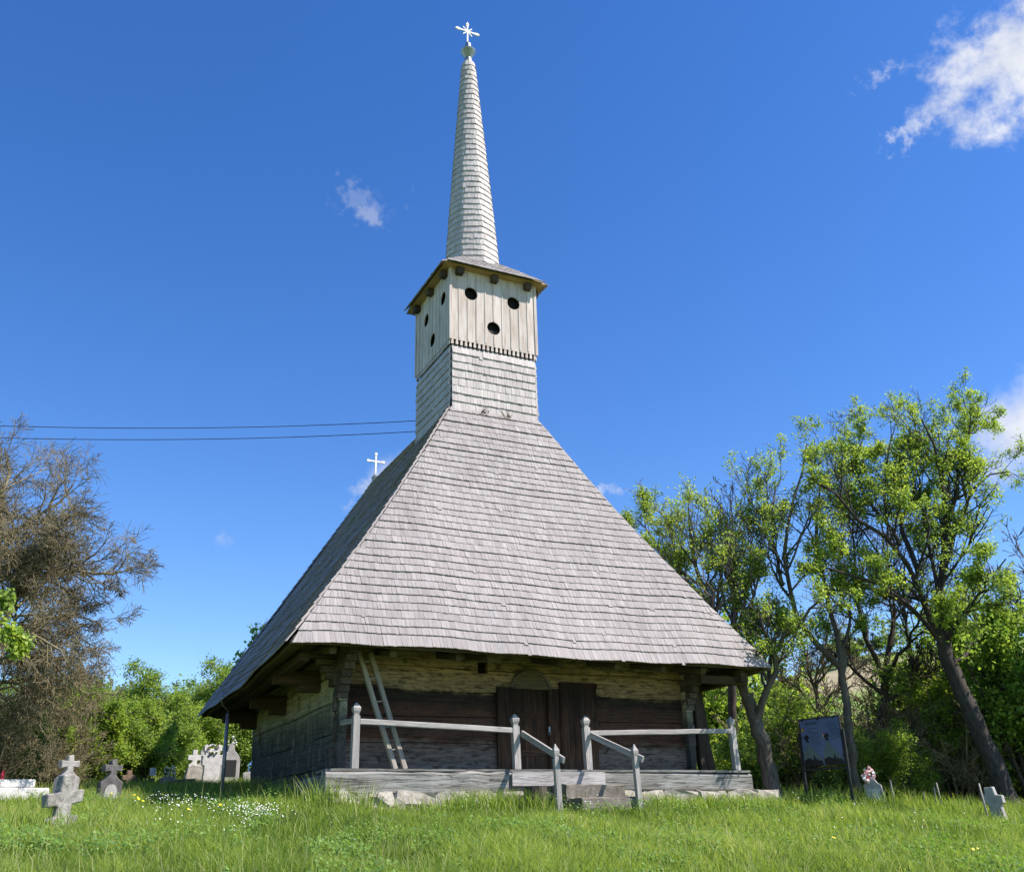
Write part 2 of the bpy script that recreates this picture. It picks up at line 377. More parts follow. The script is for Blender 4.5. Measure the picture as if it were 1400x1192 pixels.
def side_stain(nt,c):
    pos,z=worldz(nt); n=noise(nt,mapping(nt,pos,(1,1,.5)),1.5,5,.65); n2=noise(nt,mapping(nt,pos,(3,3,.7)),2.2,5,.6,.5)
    zz=math_(nt,'ADD',z,math_(nt,'MULTIPLY',math_(nt,'SUBTRACT',n,.5),.9))
    k=nt.nodes.new('ShaderNodeMapRange'); nt.links.new(zz,k.inputs[0]); k.inputs[1].default_value=2.3; k.inputs[2].default_value=5.0
    tint=ramp(nt,k.outputs[0],[(0,(.062,.062,.062)),(.35,(.09,.087,.08)),(.5,(.125,.118,.092)),(.66,(.33,.32,.21)),(.8,(.42,.395,.26)),(1.0,(.34,.30,.19))])
    dk=mix(nt,ramp(nt,n2,[(.57,(0,0,0)),(.68,(.6,)*3)]),tint,(.45,.45,.36))
    dk=mix(nt,ramp(nt,n2,[(.30,(.8,)*3),(.44,(0,0,0))]),dk,(.03,.028,.022))
    sc=nt.nodes.new('ShaderNodeVectorMath'); sc.operation='SCALE'; nt.links.new(c,sc.inputs[0]); sc.inputs['Scale'].default_value=2.3
    return mix(nt,1.0,dk,sc.outputs[0],'MULTIPLY')
M['sidelog']=wood('side_log',(.25,.24,.23),(.42,.42,.42),(.55,.55,.55),None,.4,var=.3,cross=20,along=.7,height_tint=side_stain,crack=.6)
M['door']=wood('door_wood',(.018,.012,.009),(.075,.05,.034),(.15,.10,.068),(.16,.085,.045),.5,var=.6,cross=30,crack=.6,height_tint=door_tint)
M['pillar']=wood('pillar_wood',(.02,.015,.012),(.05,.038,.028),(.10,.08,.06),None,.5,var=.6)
M['fstone']=stone('foundation_stone',(.20,.18,.15),(.38,.35,.30),(.52,.49,.43),5,lichen=(.30,.27,.20))
M['step']=stone('step_concrete',(.12,.10,.085),(.20,.18,.15),(.30,.27,.23),7,lichen=(.10,.11,.06))
M['crossstone']=stone('weathered_stone',(.09,.085,.075),(.30,.285,.255),(.44,.42,.38),7,lichen=(.12,.11,.09))
M['greystone']=stone('grave_stone',(.22,.21,.20),(.36,.35,.33),(.46,.45,.43),6)
M['darkstone']=stone('dark_grave_stone',(.07,.065,.06),(.13,.125,.12),(.22,.21,.20),7)
M['whitestone']=stone('white_grave_stone',(.42,.41,.39),(.62,.61,.58),(.74,.73,.70),6)
M['zinc']=plain('sheet_zinc',(.27,.31,.33),.42,.8,.25,6)
M['iron_white']=plain('white_painted_iron',(.78,.76,.70),.45)
M['pipe']=plain('galvanised_pipe',(.30,.33,.37),.45,.5)
M['black']=plain('black_metal',(.018,.018,.02),.5)
M['cable']=plain('cable_rubber',(.02,.02,.025),.6)
M['bark']=wood('tree_bark',(.035,.028,.022),(.10,.082,.065),(.17,.145,.12),(.20,.19,.15),.4,var=.4,cross=22,along=5,bstr=1.0)
M['bark_dark']=wood('dark_bark',(.02,.016,.014),(.055,.045,.038),(.10,.085,.07),None,.4,var=.4,cross=22,along=5,bstr=1.0)
M['twig']=wood('twig_bark',(.075,.064,.034),(.20,.17,.095),(.31,.27,.16),None,.4,var=.8,cross=20,along=3)
M['twig_grey']=wood('grey_twig_bark',(.07,.06,.055),(.13,.11,.10),(.20,.175,.16),None,.4,var=.6,cross=20,along=3)
M['leaf']=leaf_mat('spring_leaf',[(.11,.19,.05),(.22,.34,.07),(.39,.50,.085),(.54,.62,.12)],.5)
M['leaf_dark']=leaf_mat('mid_leaf',[(.08,.15,.045),(.16,.27,.06),(.27,.40,.08),(.42,.53,.11)],.58)
M['leaf_bush']=leaf_mat('bush_leaf',[(.10,.175,.04),(.20,.31,.06),(.34,.46,.08),(.47,.57,.12)],.58)
M['leaf_far']=leaf_mat('far_leaf',[(.06,.11,.035),(.12,.19,.05),(.20,.29,.06),(.29,.38,.08)],.35)
M['grass']=leaf_mat('grass_blade',[(.09,.155,.03),(.185,.28,.046),(.29,.40,.066),(.41,.48,.12),(.55,.52,.28)],.5)
M['weed']=leaf_mat('weed_leaf',[(.07,.15,.035),(.14,.26,.05),(.24,.38,.07)],.45)
M['petal_white']=plain('white_petal',(.80,.80,.76),.6,0,.1)
M['petal_yellow']=plain('yellow_petal',(.80,.60,.02),.6,0,.1)
M['petal_red']=plain('red_petal',(.45,.03,.04),.6)
M['petal_pink']=plain('pink_petal',(.80,.45,.45),.6)
M['petal_blue']=plain('blue_petal',(.12,.30,.68),.6)
M['rust']=stone('rusty_stone',(.10,.06,.04),(.20,.14,.10),(.28,.22,.17),9)

def soil_mat():
    m,nt,b,out=mat_base('meadow_soil'); pos,z=worldz(nt)
    n=noise(nt,pos,.6,6,.6); n2=noise(nt,pos,.018,3,.6); n3=noise(nt,pos,9,4,.6)
    near=ramp(nt,n3,[(.3,(.035,.06,.014)),(.7,(.10,.15,.03))])
    g=nt.nodes.new('ShaderNodeVectorMath'); g.operation='LENGTH'; nt.links.new(pos,g.inputs[0])
    zz=math_(nt,'ADD',z,math_(nt,'MULTIPLY',math_(nt,'SUBTRACT',n2,.5),16)); kz=nt.nodes.new('ShaderNodeMapRange'); nt.links.new(zz,kz.inputs[0]); kz.inputs[1].default_value=0; kz.inputs[2].default_value=50
    far=ramp(nt,kz.outputs[0],[(.30,(.17,.26,.06)),(.44,(.22,.32,.08)),(.50,(.40,.33,.20)),(.62,(.42,.35,.22)),(.68,(.16,.22,.06))])
    far=mix(nt,ramp(nt,n,[(.4,(0,0,0)),(.7,(.4,)*3)]),far,(.10,.155,.04))
    k=nt.nodes.new('ShaderNodeMapRange'); nt.links.new(g.outputs['Value'],k.inputs[0]); k.inputs[1].default_value=30; k.inputs[2].default_value=75
    nt.links.new(mix(nt,k.outputs[0],near,far),b.inputs['Base Color']); b.inputs['Roughness'].default_value=1; b.inputs['Specular IOR Level'].default_value=.1
    bump(nt,b,n3,.6,.05); return m
M['soil']=soil_mat()

# ------------------------------------------------------------------ terrain (structure)
def build_ground():
    def axis(a,b,fine0,fine1):
        pts=list(np.linspace(fine0,fine1,110)); s=(fine1-fine0)/109
        x=fine1
        while x<b: s*=1.14; x+=s; pts.append(x)
        x=fine0; s=(fine1-fine0)/109
        while x>a: s*=1.14; x-=s; pts.insert(0,x)
        return np.array(pts)
    xs=axis(-900,900,-18,18); ys=axis(-900,900,-20,22)
    X,Y=np.meshgrid(xs,ys,indexing='ij'); Z=ground(X,Y)
    V=np.stack([X,Y,Z],-1).reshape(-1,3); ny=len(ys); i,j=np.meshgrid(np.arange(len(xs)-1),np.arange(ny-1),indexing='ij')
    a=(i*ny+j).ravel(); q=np.stack([a,a+ny,a+ny+1,a+1],-1)
    o=link('ground',np_mesh('ground',V,q,mat=M['soil'],smooth=True)); tag(o,kind='structure')
build_ground()

# ================================================================== the church
random.seed(7)
church=thing('wooden_church','old wooden church with tall shingled roof, square belfry and slender pointed spire','church',(0,3,2))

def lerp(a,b,t): return a+(b-a)*t
ZE,ZT,ZR=4.90,11.32,12.72            # eave, foot of the tower, ridge
TH=1.19; TCY=3.44
def flare(t): return .15*math.sin(math.pi*min(1,max(0,t)))
def hip_front(t):                     # t over eave..tower foot ; (|x|, y, z)
    return (lerp(5.43,TH,t)-flare(t), lerp(-.5,TCY-TH,t)+flare(t)*.7, lerp(ZE,ZT,t))
def hip_side(t):                      # t over eave..ridge, front boundary of the long side
    z=lerp(ZE,ZR,t)
    if z<=ZT: return hip_front((z-ZE)/(ZT-ZE))
    k=(z-ZT)/(ZR-ZT); return (lerp(TH,0.02,k), lerp(TCY-TH,3.6,k), z)
def hip_back(t,ze): return (lerp(5.43,0.02,t)-flare(t)*.8, lerp(9.0,11.88,t), lerp(ze,ZR,t))
class Face:
    def __init__(s,lo,hi,P): s.lo=lo;s.hi=hi;s.P=P
    def N(s,t,c):
        e=.01; p=Vector(s.P(t,c)); a=Vector(s.P(min(1,t+e),c))-Vector(s.P(max(0,t-e),c)); b=Vector(s.P(t,c+e))-Vector(s.P(t,c-e)); n=a.cross(b).normalized()
        return n
def front_face():
    def P(t,c):
        x,y,z=hip_front(t); return (c,y+.03*math.sin(c*1.1+z)*(1-t),z-(.03*math.sin(c*.9+1)+.012*math.sin(c*3.1))*(1-t))
    return Face(lambda t:-hip_front(t)[0], lambda t:hip_front(t)[0], P)
def side_face(sg):
    ze=4.60 if sg<0 else 4.88
    def P(t,c):
        a=hip_side(t); b=hip_back(t,ze); k=(c-a[1])/(b[1]-a[1]); kk=min(1,max(0,k))
        sag=(.14 if sg<0 else .04)*math.sin(math.pi*kk)*(1-t)
        return (sg*(lerp(a[0],b[0],k)+.02*math.sin(c*1.3)*(1-t)), c, lerp(a[2],b[2],k)-sag-.02*math.sin(c*2.3)*(1-t))
    return Face(lambda t:hip_side(t)[1], lambda t:hip_back(t,ze)[1], P)
def tri_face(A,B,T):
    A,B,T=Vector(A),Vector(B),Vector(T); d=(B-A); L=d.length
    def P(t,c):
        base=A+d*(c/L); k=t
        p=base.lerp(T,k); p2=(A+d*.5).lerp(T,k); return tuple(p)
    return Face(lambda t:0.0, lambda t:L, P)
def shingles(mb,face,rows,width,over=2.1,lift=.046,th=.022,tmax=1.0,flip=1,fan=False,tdrop=.35):
    dt=tmax/rows
    for k in range(rows):
        t0=k*dt; tm=t0+dt*.5
        t1=min(tmax,t0+over*dt)
        lo,hi=face.lo(t0),face.hi(t0)
        lo1,hi1=face.lo(t1),face.hi(t1)
        c=lo-random.random()*width*.5
        p0=Vector(face.P(t0,(lo+hi)/2)); p1=Vector(face.P(t1,(lo+hi)/2)); rowlen=(p1-p0).length
        if rowlen<1e-4: continue
        rowlift=lift*random.uniform(.85,1.2)
        n=Vector(face.N(min(tm,.985),(lo+hi)/2))*flip
        while c<hi:
            w=width*random.uniform(.72,1.32)
            a=max(c,lo); b=min(c+w,hi); c+=w
            if b-a<.012: continue
            g=.0022; drop=dt*(random.uniform(-.022,.022)+.02*math.sin(a*1.9+k*2.1)+.015*math.sin(a*5.1+k))-(dt*tdrop*random.random() if random.random()<.012 else 0)
            if fan:
                f0=lambda q:lerp(lo1,hi1,(q-lo)/(hi-lo)); a1,b1=f0(a),f0(b)
            else: a1,b1=min(max(a,lo1),hi1),min(max(b,lo1),hi1)
            lf=rowlift*random.uniform(.92,1.1); sk=random.uniform(-.002,.002)
            td=t0+drop-(.42*dt if k==0 and tmax==1.0 and not fan else 0)
            A=Vector(face.P(max(td,0) if td>=0 else td,a+g+sk)); B=Vector(face.P(td,b-g+sk)); C=Vector(face.P(t1,b1)); D=Vector(face.P(t1,a1))
            if td<0:
                pass
            tw=random.uniform(-.003,.003)
            top=[A+n*(lf+th+tw),B+n*(lf+th-tw),C+n*(.006+th),D+n*(.006+th)]
            bot=[A+n*(lf+tw),B+n*(lf-tw),C+n*.006,D+n*.006]
            o=random.uniform(-50,50); L=rowlen; ww=b-a
            G=[(0+o,0+o,0),(0+o,ww+o,0),(L+o,ww+o,0),(L+o,0+o,0)]
            mb.add(top+bot,[(0,1,2,3),(7,6,5,4),(0,4,5,1),(1,5,6,2),(3,2,6,7),(0,3,7,4)],G+[(x,y+.3,z) for x,y,z in G])
def sheet(mb,face,nt=10,nc=8,off=-.02,flip=1,th=.06):
    V=[];F=[]
    for layer in (0,1):
        for i in range(nt+1):
            t=i/nt
            for j in range(nc+1):
                c=lerp(face.lo(t),face.hi(t),j/nc); p=Vector(face.P(t,c)); n=Vector(face.N(min(t,.98),lerp(face.lo(t),face.hi(t),.5)))*flip
                V.append(p+n*(off-layer*th))
    W=nc+1; S=(nt+1)*W
    for i in range(nt):
        for j in range(nc):
            a=i*W+j; F.append((a,a+1,a+W+1,a+W)); F.append((S+a,S+a+W,S+a+W+1,S+a+1))
    for j in range(nc): F.append((j,S+j,S+j+1,j+1)); a=nt*W+j; F.append((a,a+1,S+a+1,S+a))
    for i in range(nt):
        a=i*W; F.append((a,a+W,S+a+W,S+a)); a=i*W+nc; F.append((a,S+a,S+a+W,a+W))
    mb.add(V,F)

FF=front_face(); LF=side_face(-1); RF=side_face(1)
BK=[tri_face((-5.43,9,4.60),(-2.6,13.6,4.75),(0,11.88,ZR)),tri_face((-2.6,13.6,4.75),(2.6,13.6,4.8),(0,11.88,ZR)),tri_face((2.6,13.6,4.8),(5.43,9,4.88),(0,11.88,ZR))]
def flipof(face):
    t=.3; c=(face.lo(t)+face.hi(t))/2; return 1 if face.N(t,c).z>0 else -1
roof_mb=MB()
shingles(roof_mb,FF,37,.088,flip=flipof(FF))
shingles(roof_mb,LF,44,.105,flip=flipof(LF))
shingles(roof_mb,RF,44,.13,flip=flipof(RF))
for b in BK: shingles(roof_mb,b,34,.16,flip=flipof(b),fan=True)
roof=roof_mb.build('roof',M['shingle'],church,fix=False)
mb=MB()
for f in (FF,LF,RF): sheet(mb,f,flip=flipof(f))
for b in BK: sheet(mb,b,nt=10,nc=4,flip=flipof(b))
mb.build('roof_boarding',M['under'],roof)
# eave boards, soffit planks and rafters
mb=MB()
def eave_pts(face,n,t=0.0,inset=.0): return [Vector(face.P(t,lerp(face.lo(t),face.hi(t),i/n))) for i in range(n+1)]
for f,nrm in ((FF,(0,-1,0)),(LF,(-1,0,0)),(RF,(1,0,0))):
    pts=eave_pts(f,10)
    for i in range(10): mb.bar(pts[i]-Vector(nrm)*.05+Vector((0,0,-.03)),pts[i+1]-Vector(nrm)*.05+Vector((0,0,-.03)),.03,.055)
mb.build('eave_board',M['eaveboard'],roof)
mb=MB()
def planks(a0,a1,b0,b1,n):
    a0,a1,b0,b1=map(Vector,(a0,a1,b0,b1))
    for i in range(n):
        k=(i+.5)/n; p=a0.lerp(b0,k); q=a1.lerp(b1,k); w=((b0-a0).length)/n-.012; nrm=(a1-a0).cross(b0-a0).normalized()
        if nrm.z<0: nrm=-nrm
        mb.box((p+q)/2+nrm*random.uniform(-.008,.008),((q-p).length,w,.025),ax=q-p,az=nrm,grain=0)
planks((-5.3,-.40,4.86),(5.3,-.40,4.86),(-4.2,.88,5.17),(4.2,.88,5.17),4)
planks((-5.36,-.40,4.84),(-5.36,4.5,4.56),(-4.1,.9,5.20),(-4.1,4.5,5.0),4)
planks((-5.36,4.5,4.56),(-5.36,9.2,4.55),(-4.1,4.5,5.0),(-4.1,9.2,4.95),4)
planks((5.36,-.40,4.84),(5.36,9.2,4.82),(4.1,.9,5.20),(4.1,9.2,5.2),4)
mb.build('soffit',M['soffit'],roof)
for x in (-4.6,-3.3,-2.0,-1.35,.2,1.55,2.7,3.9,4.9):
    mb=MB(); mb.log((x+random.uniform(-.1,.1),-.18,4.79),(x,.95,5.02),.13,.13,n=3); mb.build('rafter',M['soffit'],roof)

# --- walls: rows of hewn logs with openings
def log_wall(mb,org,ax,nrm,u0,u1,rows,thick,holes=(),split=None):
    """org + ax*u + z ; nrm = outward; rows = list of z"""
    org,ax,nrm=Vector(org),Vector(ax),Vector(nrm)
    for za,zb in zip(rows[:-1],rows[1:]):
        dep=random.uniform(-.018,.018); rnd=random.random(); off=Vector((random.uniform(-9,9),random.uniform(-9,9),random.uniform(-9,9)))
        zs=sorted({za,zb}|{z for h in holes for z in (h[2],h[3]) if za<z<zb})
        for a,b in zip(zs[:-1],zs[1:]):
            cuts=[(h[0],h[1]) for h in holes if h[2]<(a+b)/2<h[3]]
            segs=[]; u=u0
            for (p,q) in sorted(cuts):
                if p>u: segs.append((u,p))
                u=max(u,q)
            if u<u1: segs.append((u,u1))
            g0=.007 if a==za else 0; g1=.007 if b==zb else 0
            for (p,q) in segs:
                n=max(1,int((q-p)/.5)); V=[];G=[];F=[]
                for i in range(n+1):
                    uu=lerp(p,q,i/n)
                    for (zz,s) in ((a+g0,.02 if g0 else 0),((a+b)/2,0),(b-g1,.02 if g1 else 0)):
                        wob=.012*math.sin(uu*1.7+za*5)+random.uniform(-.004,.004)
                        zw=zz+(.014*math.sin(uu*1.3+zz*9) if (g0 and zz==a+g0) or (g1 and zz==b-g1) else 0)
                        o=org+ax*uu+nrm*(dep+wob-s); V.append((o.x,o.y,zw)); G.append(Vector((uu,zz,dep))+off)
                    for zz in (a+g0,b-g1):
                        o=org+ax*uu-nrm*thick; V.append((o.x,o.y,zz)); G.append(Vector((uu,zz,-thick))+off)
                for i in range(n):
                    k=i*5; m_=k+5
                    F+=[(k,k+1,m_+1,m_),(k+1,k+2,m_+2,m_+1),(k+2,k+4,m_+4,m_+2),(k+4,k+3,m_+3,m_+4),(k+3,k,m_,m_+3)]
                F+=[(0,3,4,2,1),(n*5,n*5+1,n*5+2,n*5+4,n*5+3)]
                mb.add(V,F,G,rnd)
FY=.9; FZ=2.72
mb=MB()
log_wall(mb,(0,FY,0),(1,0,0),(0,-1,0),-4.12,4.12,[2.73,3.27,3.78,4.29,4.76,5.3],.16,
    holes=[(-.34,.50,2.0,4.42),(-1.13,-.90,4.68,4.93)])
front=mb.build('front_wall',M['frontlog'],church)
mb=MB(); mb.box((-1.01,FY+.2,4.8),(.5,.05,.5)); mb.build('dark_backing',M['dark'],front)  # black panel stands in for the unlit interior behind the hole
mb=MB()
log_wall(mb,(-4.12,0,0),(0,1,0),(-1,0,0),.74,8.6,[2.32,2.85,3.42,4.02,4.58,5.25],.16,
    holes=[(3.75,3.97,4.2,4.47),(7.72,7.92,3.76,4.2),(4.35,4.47,4.1,4.65)])
side=mb.build('side_wall',M['sidelog'],church)
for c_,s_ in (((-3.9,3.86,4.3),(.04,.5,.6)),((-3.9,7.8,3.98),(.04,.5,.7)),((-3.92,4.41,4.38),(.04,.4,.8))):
    mb=MB(); mb.box(c_,s_); mb.build('dark_backing',M['dark'],side)  # black panels put the interior's darkness behind the slits
mb=MB()
log_wall(mb,(4.12,0,0),(0,1,0),(1,0,0),.74,8.6,[2.32,2.85,3.42,4.02,4.58,5.25],.16); 
log_wall(mb,(0,8.6,0),(1,0,0),(0,1,0),-4.1,4.1,[2.3,2.9,3.5,4.1,4.7,5.25],.16)
side2=mb.build('side_wall',M['sidelog'],church)
mb=MB()
A=[(-3.3,8.6),(-3.3,10.8),(-1.9,12.5),(1.9,12.5),(3.3,10.8),(3.3,8.6)]
for (p,q) in zip(A[:-1],A[1:]):
    d=Vector((q[0]-p[0],q[1]-p[1],0)); L=d.length; d.normalize()
    log_wall(mb,(p[0],p[1],0),d,(-d.y,d.x,0),0,L,[2.3,2.9,3.5,4.1,4.7,5.3],.15)
mb.build('apse_wall',M['sidelog'],church)
# log ends crossing at the front corners (stepped consoles)
for sg in (-1,1):
    mb=MB()
    for i,(ext,z) in enumerate([(.08,4.05),(.14,4.18),(.22,4.31),(.32,4.44),(.44,4.57),(.58,4.70),(.74,4.84)]):
        mb.box((sg*4.06,FY-.0-ext/2,z+.065),(.20,ext+.22,.125),grain=1,jit=.008,rnd=random.random())
        if i>1: mb.box((sg*(4.06+ext*.4),FY+.14,z+.065),(ext*.9,.18,.12),grain=0,jit=.008)
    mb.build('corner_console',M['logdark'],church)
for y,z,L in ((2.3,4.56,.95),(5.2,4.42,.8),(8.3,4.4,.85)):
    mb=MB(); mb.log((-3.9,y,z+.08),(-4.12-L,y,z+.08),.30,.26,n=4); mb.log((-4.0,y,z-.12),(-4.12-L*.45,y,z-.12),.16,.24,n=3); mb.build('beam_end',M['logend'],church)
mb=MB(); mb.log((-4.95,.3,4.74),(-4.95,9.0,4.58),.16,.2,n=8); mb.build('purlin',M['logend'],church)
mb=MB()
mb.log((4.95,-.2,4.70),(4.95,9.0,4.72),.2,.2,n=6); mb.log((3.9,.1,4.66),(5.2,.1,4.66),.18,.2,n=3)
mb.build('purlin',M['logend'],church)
# corner posts where the logs interlock
for sg in (-1,1):
    mb=MB()
    for z in (2.75,3.29,3.80,4.30):
        L=random.uniform(.05,.17)
        mb.box((sg*4.05,FY-L/2,z+.24),(.17,L+.02,random.uniform(.40,.49)),grain=1,jit=.012)
        L=random.uniform(.03,.12)
        mb.box((sg*(4.12+L/2),FY+.02,z+.22),(L,.16,random.uniform(.36,.46)),grain=0,jit=.012)
    mb.build('log_end',M['logdark'],church)

# --- door, jambs and panel
mb=MB()
mb.box((-.54,FY-.03,3.58),(.36,.07,1.68),grain=2); mb.box((-.385,FY-.045,3.58),(.07,.06,1.68),grain=2)
mb.box((.53,FY-.04,3.56),(.12,.08,1.66),grain=2); mb.box((.68,FY-.02,3.58),(.18,.06,1.68),grain=2)
mb.build('door_jamb',M['door'],church)
mb=MB()
pts=[(.085+.44*math.cos(a),4.40+.36*math.sin(a)) for a in np.linspace(math.pi,0,18)]
mb.prism([(x,z) for x,z in pts],(0,FY-.015,0),(1,0,0),(0,0,1),.035)
arch=mb.build('door_arch',M['soffit'],church)
mb=MB(); mb.tube([(x,FY-.05,z) for x,z in [(.085+.46*math.cos(a),4.40+.38*math.sin(a)) for a in np.linspace(math.pi,0,22)]],.028,6)
mb.build('arch_trim',M['logdark'],arch)
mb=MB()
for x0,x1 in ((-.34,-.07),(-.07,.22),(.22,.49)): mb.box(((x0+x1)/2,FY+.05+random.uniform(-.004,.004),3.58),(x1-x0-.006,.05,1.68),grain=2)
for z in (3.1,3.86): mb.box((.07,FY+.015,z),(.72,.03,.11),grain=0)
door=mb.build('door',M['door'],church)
mb=MB(); mb.box((.46,FY-.09,3.58),(.035,.03,.10)); mb.tube([(.46+.028*math.cos(a),FY-.10,3.50+.035*math.sin(a)) for a in np.linspace(0,2*math.pi,10)],.007,6); mb.build('padlock',M['zinc'],door)
mb=MB()
for x0,x1 in ((.80,1.08),(1.08,1.37),(1.37,1.66)): mb.box(((x0+x1)/2,FY-.045+random.uniform(-.005,.005),3.62),(x1-x0-.008,.04,1.72),grain=2,jit=.004)
mb.box((1.23,FY-.05,4.52),(.92,.06,.10),grain=0); mb.box((.77,FY-.075,3.6),(.035,.03,1.72),grain=2)
mb.box((1.63,FY-.075,4.35),(.05,.03,.42),grain=2)
mb.build('door_panel',M['door'],church)

# --- porch floor, sill beams, foundation
mb=MB()
y=-.06
while y<.9:
    w=random.uniform(.16,.22); mb.box((.22+random.uniform(-.02,.02),y+w/2,2.705),(9.40,w-.008,.045),grain=0,jit=.004); y+=w
mb.build('porch_floor',M['sill'],church)
mb=MB()
mb.log((-4.55,.10,2.47),(-.95,.08,2.48),.40,.34,n=9,jit=.02); mb.log((-.93,.10,2.50),(4.98,.12,2.48),.36,.34,n=10,jit=.016)
mb.log((4.88,.25,2.48),(4.88,1.7,2.48),.36,.3,n=3)
mb.log((-4.22,-.02,2.50),(-4.22,9.0,2.42),.34,.3,n=10,jit=.02)
mb.build('sill_beam',M['sill'],church)
mb=MB()
mb.box((.16,-.115,2.545),(2.08,.035,.26),grain=0); mb.build('threshold_plank',M['plank'],church)
def rock(mb,c,s,rnd=None,seed=0):
    import bmesh
    bm=bmesh.new(); bmesh.ops.create_cube(bm,size=1); bmesh.ops.subdivide_edges(bm,edges=bm.edges,cuts=3,use_grid_fill=True)
    V=[]
    for v in bm.verts:
        p=v.co.copy(); l=max(abs(p.x),abs(p.y),abs(p.z)); q=p.normalized()*.62; p=p.lerp(q,.35)
        n=mnoise.noise_vector(p*1.7+Vector((seed,seed*.7,0)))*.16+mnoise.noise_vector(p*5+Vector((0,seed,0)))*.05; p=p+n
        V.append((c[0]+p.x*s[0],c[1]+p.y*s[1],c[2]+p.z*s[2]))
    F=[tuple(v.index for v in f.verts) for f in bm.faces]; bm.free(); mb.add(V,F,None,rnd)
mb=MB(); x=-4.45; k=0
while x<5.05:
    w=random.uniform(.45,.95); h=random.uniform(.30,.42); rock(mb,(x+w/2,.12,2.29-h/2+.02),(w*1.04,.5,h*1.1),None,k); k+=1
    rock(mb,(x+w/2+random.uniform(-.1,.1),.14,1.86),(w*1.1,.5,.42),None,k+50); x+=w
y=.2
while y<9.2:
    w=random.uniform(.4,.8); rock(mb,(-4.22+random.uniform(-.1,.06),y+w/2,2.17+.02*y),(.55,w*1.05,.42),None,k); rock(mb,(-4.25,y+w/2,1.85+.05*y),(.6,w,.4),None,k+9); k+=1; y+=w
y=.2
while y<9: rock(mb,(4.9,y+.4,2.1),(.5,.9,.5),None,k); k+=1; y+=.8
mb.build('stone_foundation',M['fstone'],church)

# --- railings
def rail_post(x,y,z0,z1,w,lean=0,parent=None,name='railing_post',head=.24):
    mb=MB(); L=z1-z0-head
    ax=Vector((1,0,-lean)).normalized(); az=Vector((lean,0,1)).normalized(); b=Vector((x,y,z0))
    mb.box(b+az*(L/2),(w,w*.9,L),ax=ax,az=az,grain=2,jit=.003)
    prof=[(w*.36,0),(w*.36,.035),(w*.52,.09),(w*.58,.14),(w*.30,.20),(.008,head)]
    V=[];F=[]; o=b+az*L
    for r,h in prof:
        for sx,sy in ((-1,-1),(1,-1),(1,1),(-1,1)): V.append(o+ax*(sx*r)+Vector((0,sy*r*.9,0))+az*h)
    for i in range(len(prof)-1):
        for j in range(4): F.append((i*4+j,i*4+(j+1)%4,i*4+4+(j+1)%4,i*4+4+j))
    F.append((3,2,1,0)); F.append(tuple(len(prof)*4-4+j for j in range(4)))
    mb.add(V,F,[(v[2],v[0],v[1]) for v in V],.5)
    return mb.build(name,M['rail'],parent)
mb=MB(); mb.log((-3.92,.04,3.555),(-.74,.04,3.46),.10,.085,n=7,jit=.007); mb.bar((-4.06,.04,3.56),(-4.06,.86,3.60),.07,.09,jit=.004)
rl=mb.build('porch_railing',M['rail'],church)
rail_post(-3.99,.05,2.73,3.90,.13,0,rl); rail_post(-.69,.05,2.73,3.78,.135,-.03,rl)
mb=MB(); mb.log((.98,.04,3.44),(4.58,.04,3.55),.10,.085,n=7,jit=.007)
rr=mb.build('porch_railing',M['rail'],church)
rail_post(.93,.05,2.73,3.79,.135,-.03,rr); rail_post(4.66,.05,2.73,3.86,.13,-.035,rr)
def stair_rail(x0,x1,zb,zt,zl):
    mb=MB(); mb.bar((x0+.09,-.02,3.40),(x1+.06,-1.42,zl),.05,.11,jit=.003)
    h=mb.build('stair_handrail',M['rail'],church); rail_post(x1,-1.3,zb,zt,.10,-.035,h,'newel_post',.26)
stair_rail(-.69,-.50,1.70,3.10,2.80); stair_rail(.88,1.23,1.75,3.12,2.83)
# --- gallery pillars at the right
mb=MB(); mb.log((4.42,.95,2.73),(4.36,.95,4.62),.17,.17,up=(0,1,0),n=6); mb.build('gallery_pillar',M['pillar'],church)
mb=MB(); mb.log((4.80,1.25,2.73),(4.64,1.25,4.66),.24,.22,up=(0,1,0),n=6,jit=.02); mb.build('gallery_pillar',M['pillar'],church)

# --- tower
ZB0,ZB1=13.08,15.32; BH=1.2325
tw=MB()
def quad_face(h0,h1,z0,z1,k):          # k = side 0 front,1 right,2 back,3 left
    ang=k*math.pi/2; ca,sa=math.cos(ang),math.sin(ang)
    def P(t,c):
        h=lerp(h0,h1,t); x,y=c,-h; return (x*ca-y*sa, TCY+x*sa+y*ca, lerp(z0,z1,t))
    return Face(lambda t:-lerp(h0,h1,t),lambda t:lerp(h0,h1,t),P)
def outflip(f):
    t=.5; c=0; p=Vector(f.P(t,c)); n=f.N(t,c); return 1 if n.dot(Vector((p.x,p.y-TCY,.3)))>0 else -1
for k in range(4):
    f=quad_face(TH-.01,TH-.02,10.6 if k==2 else 11.25,13.02,k); shingles(tw,f,8 if k!=2 else 10,.085,flip=outflip(f),lift=.05)
tower=tw.build('tower',M['shingle_pale'],church,fix=False)
mb=MB(); mb.box((0,TCY,12.2),(2.28,2.28,3.0)); mb.build('tower_core',M['under'],tower)
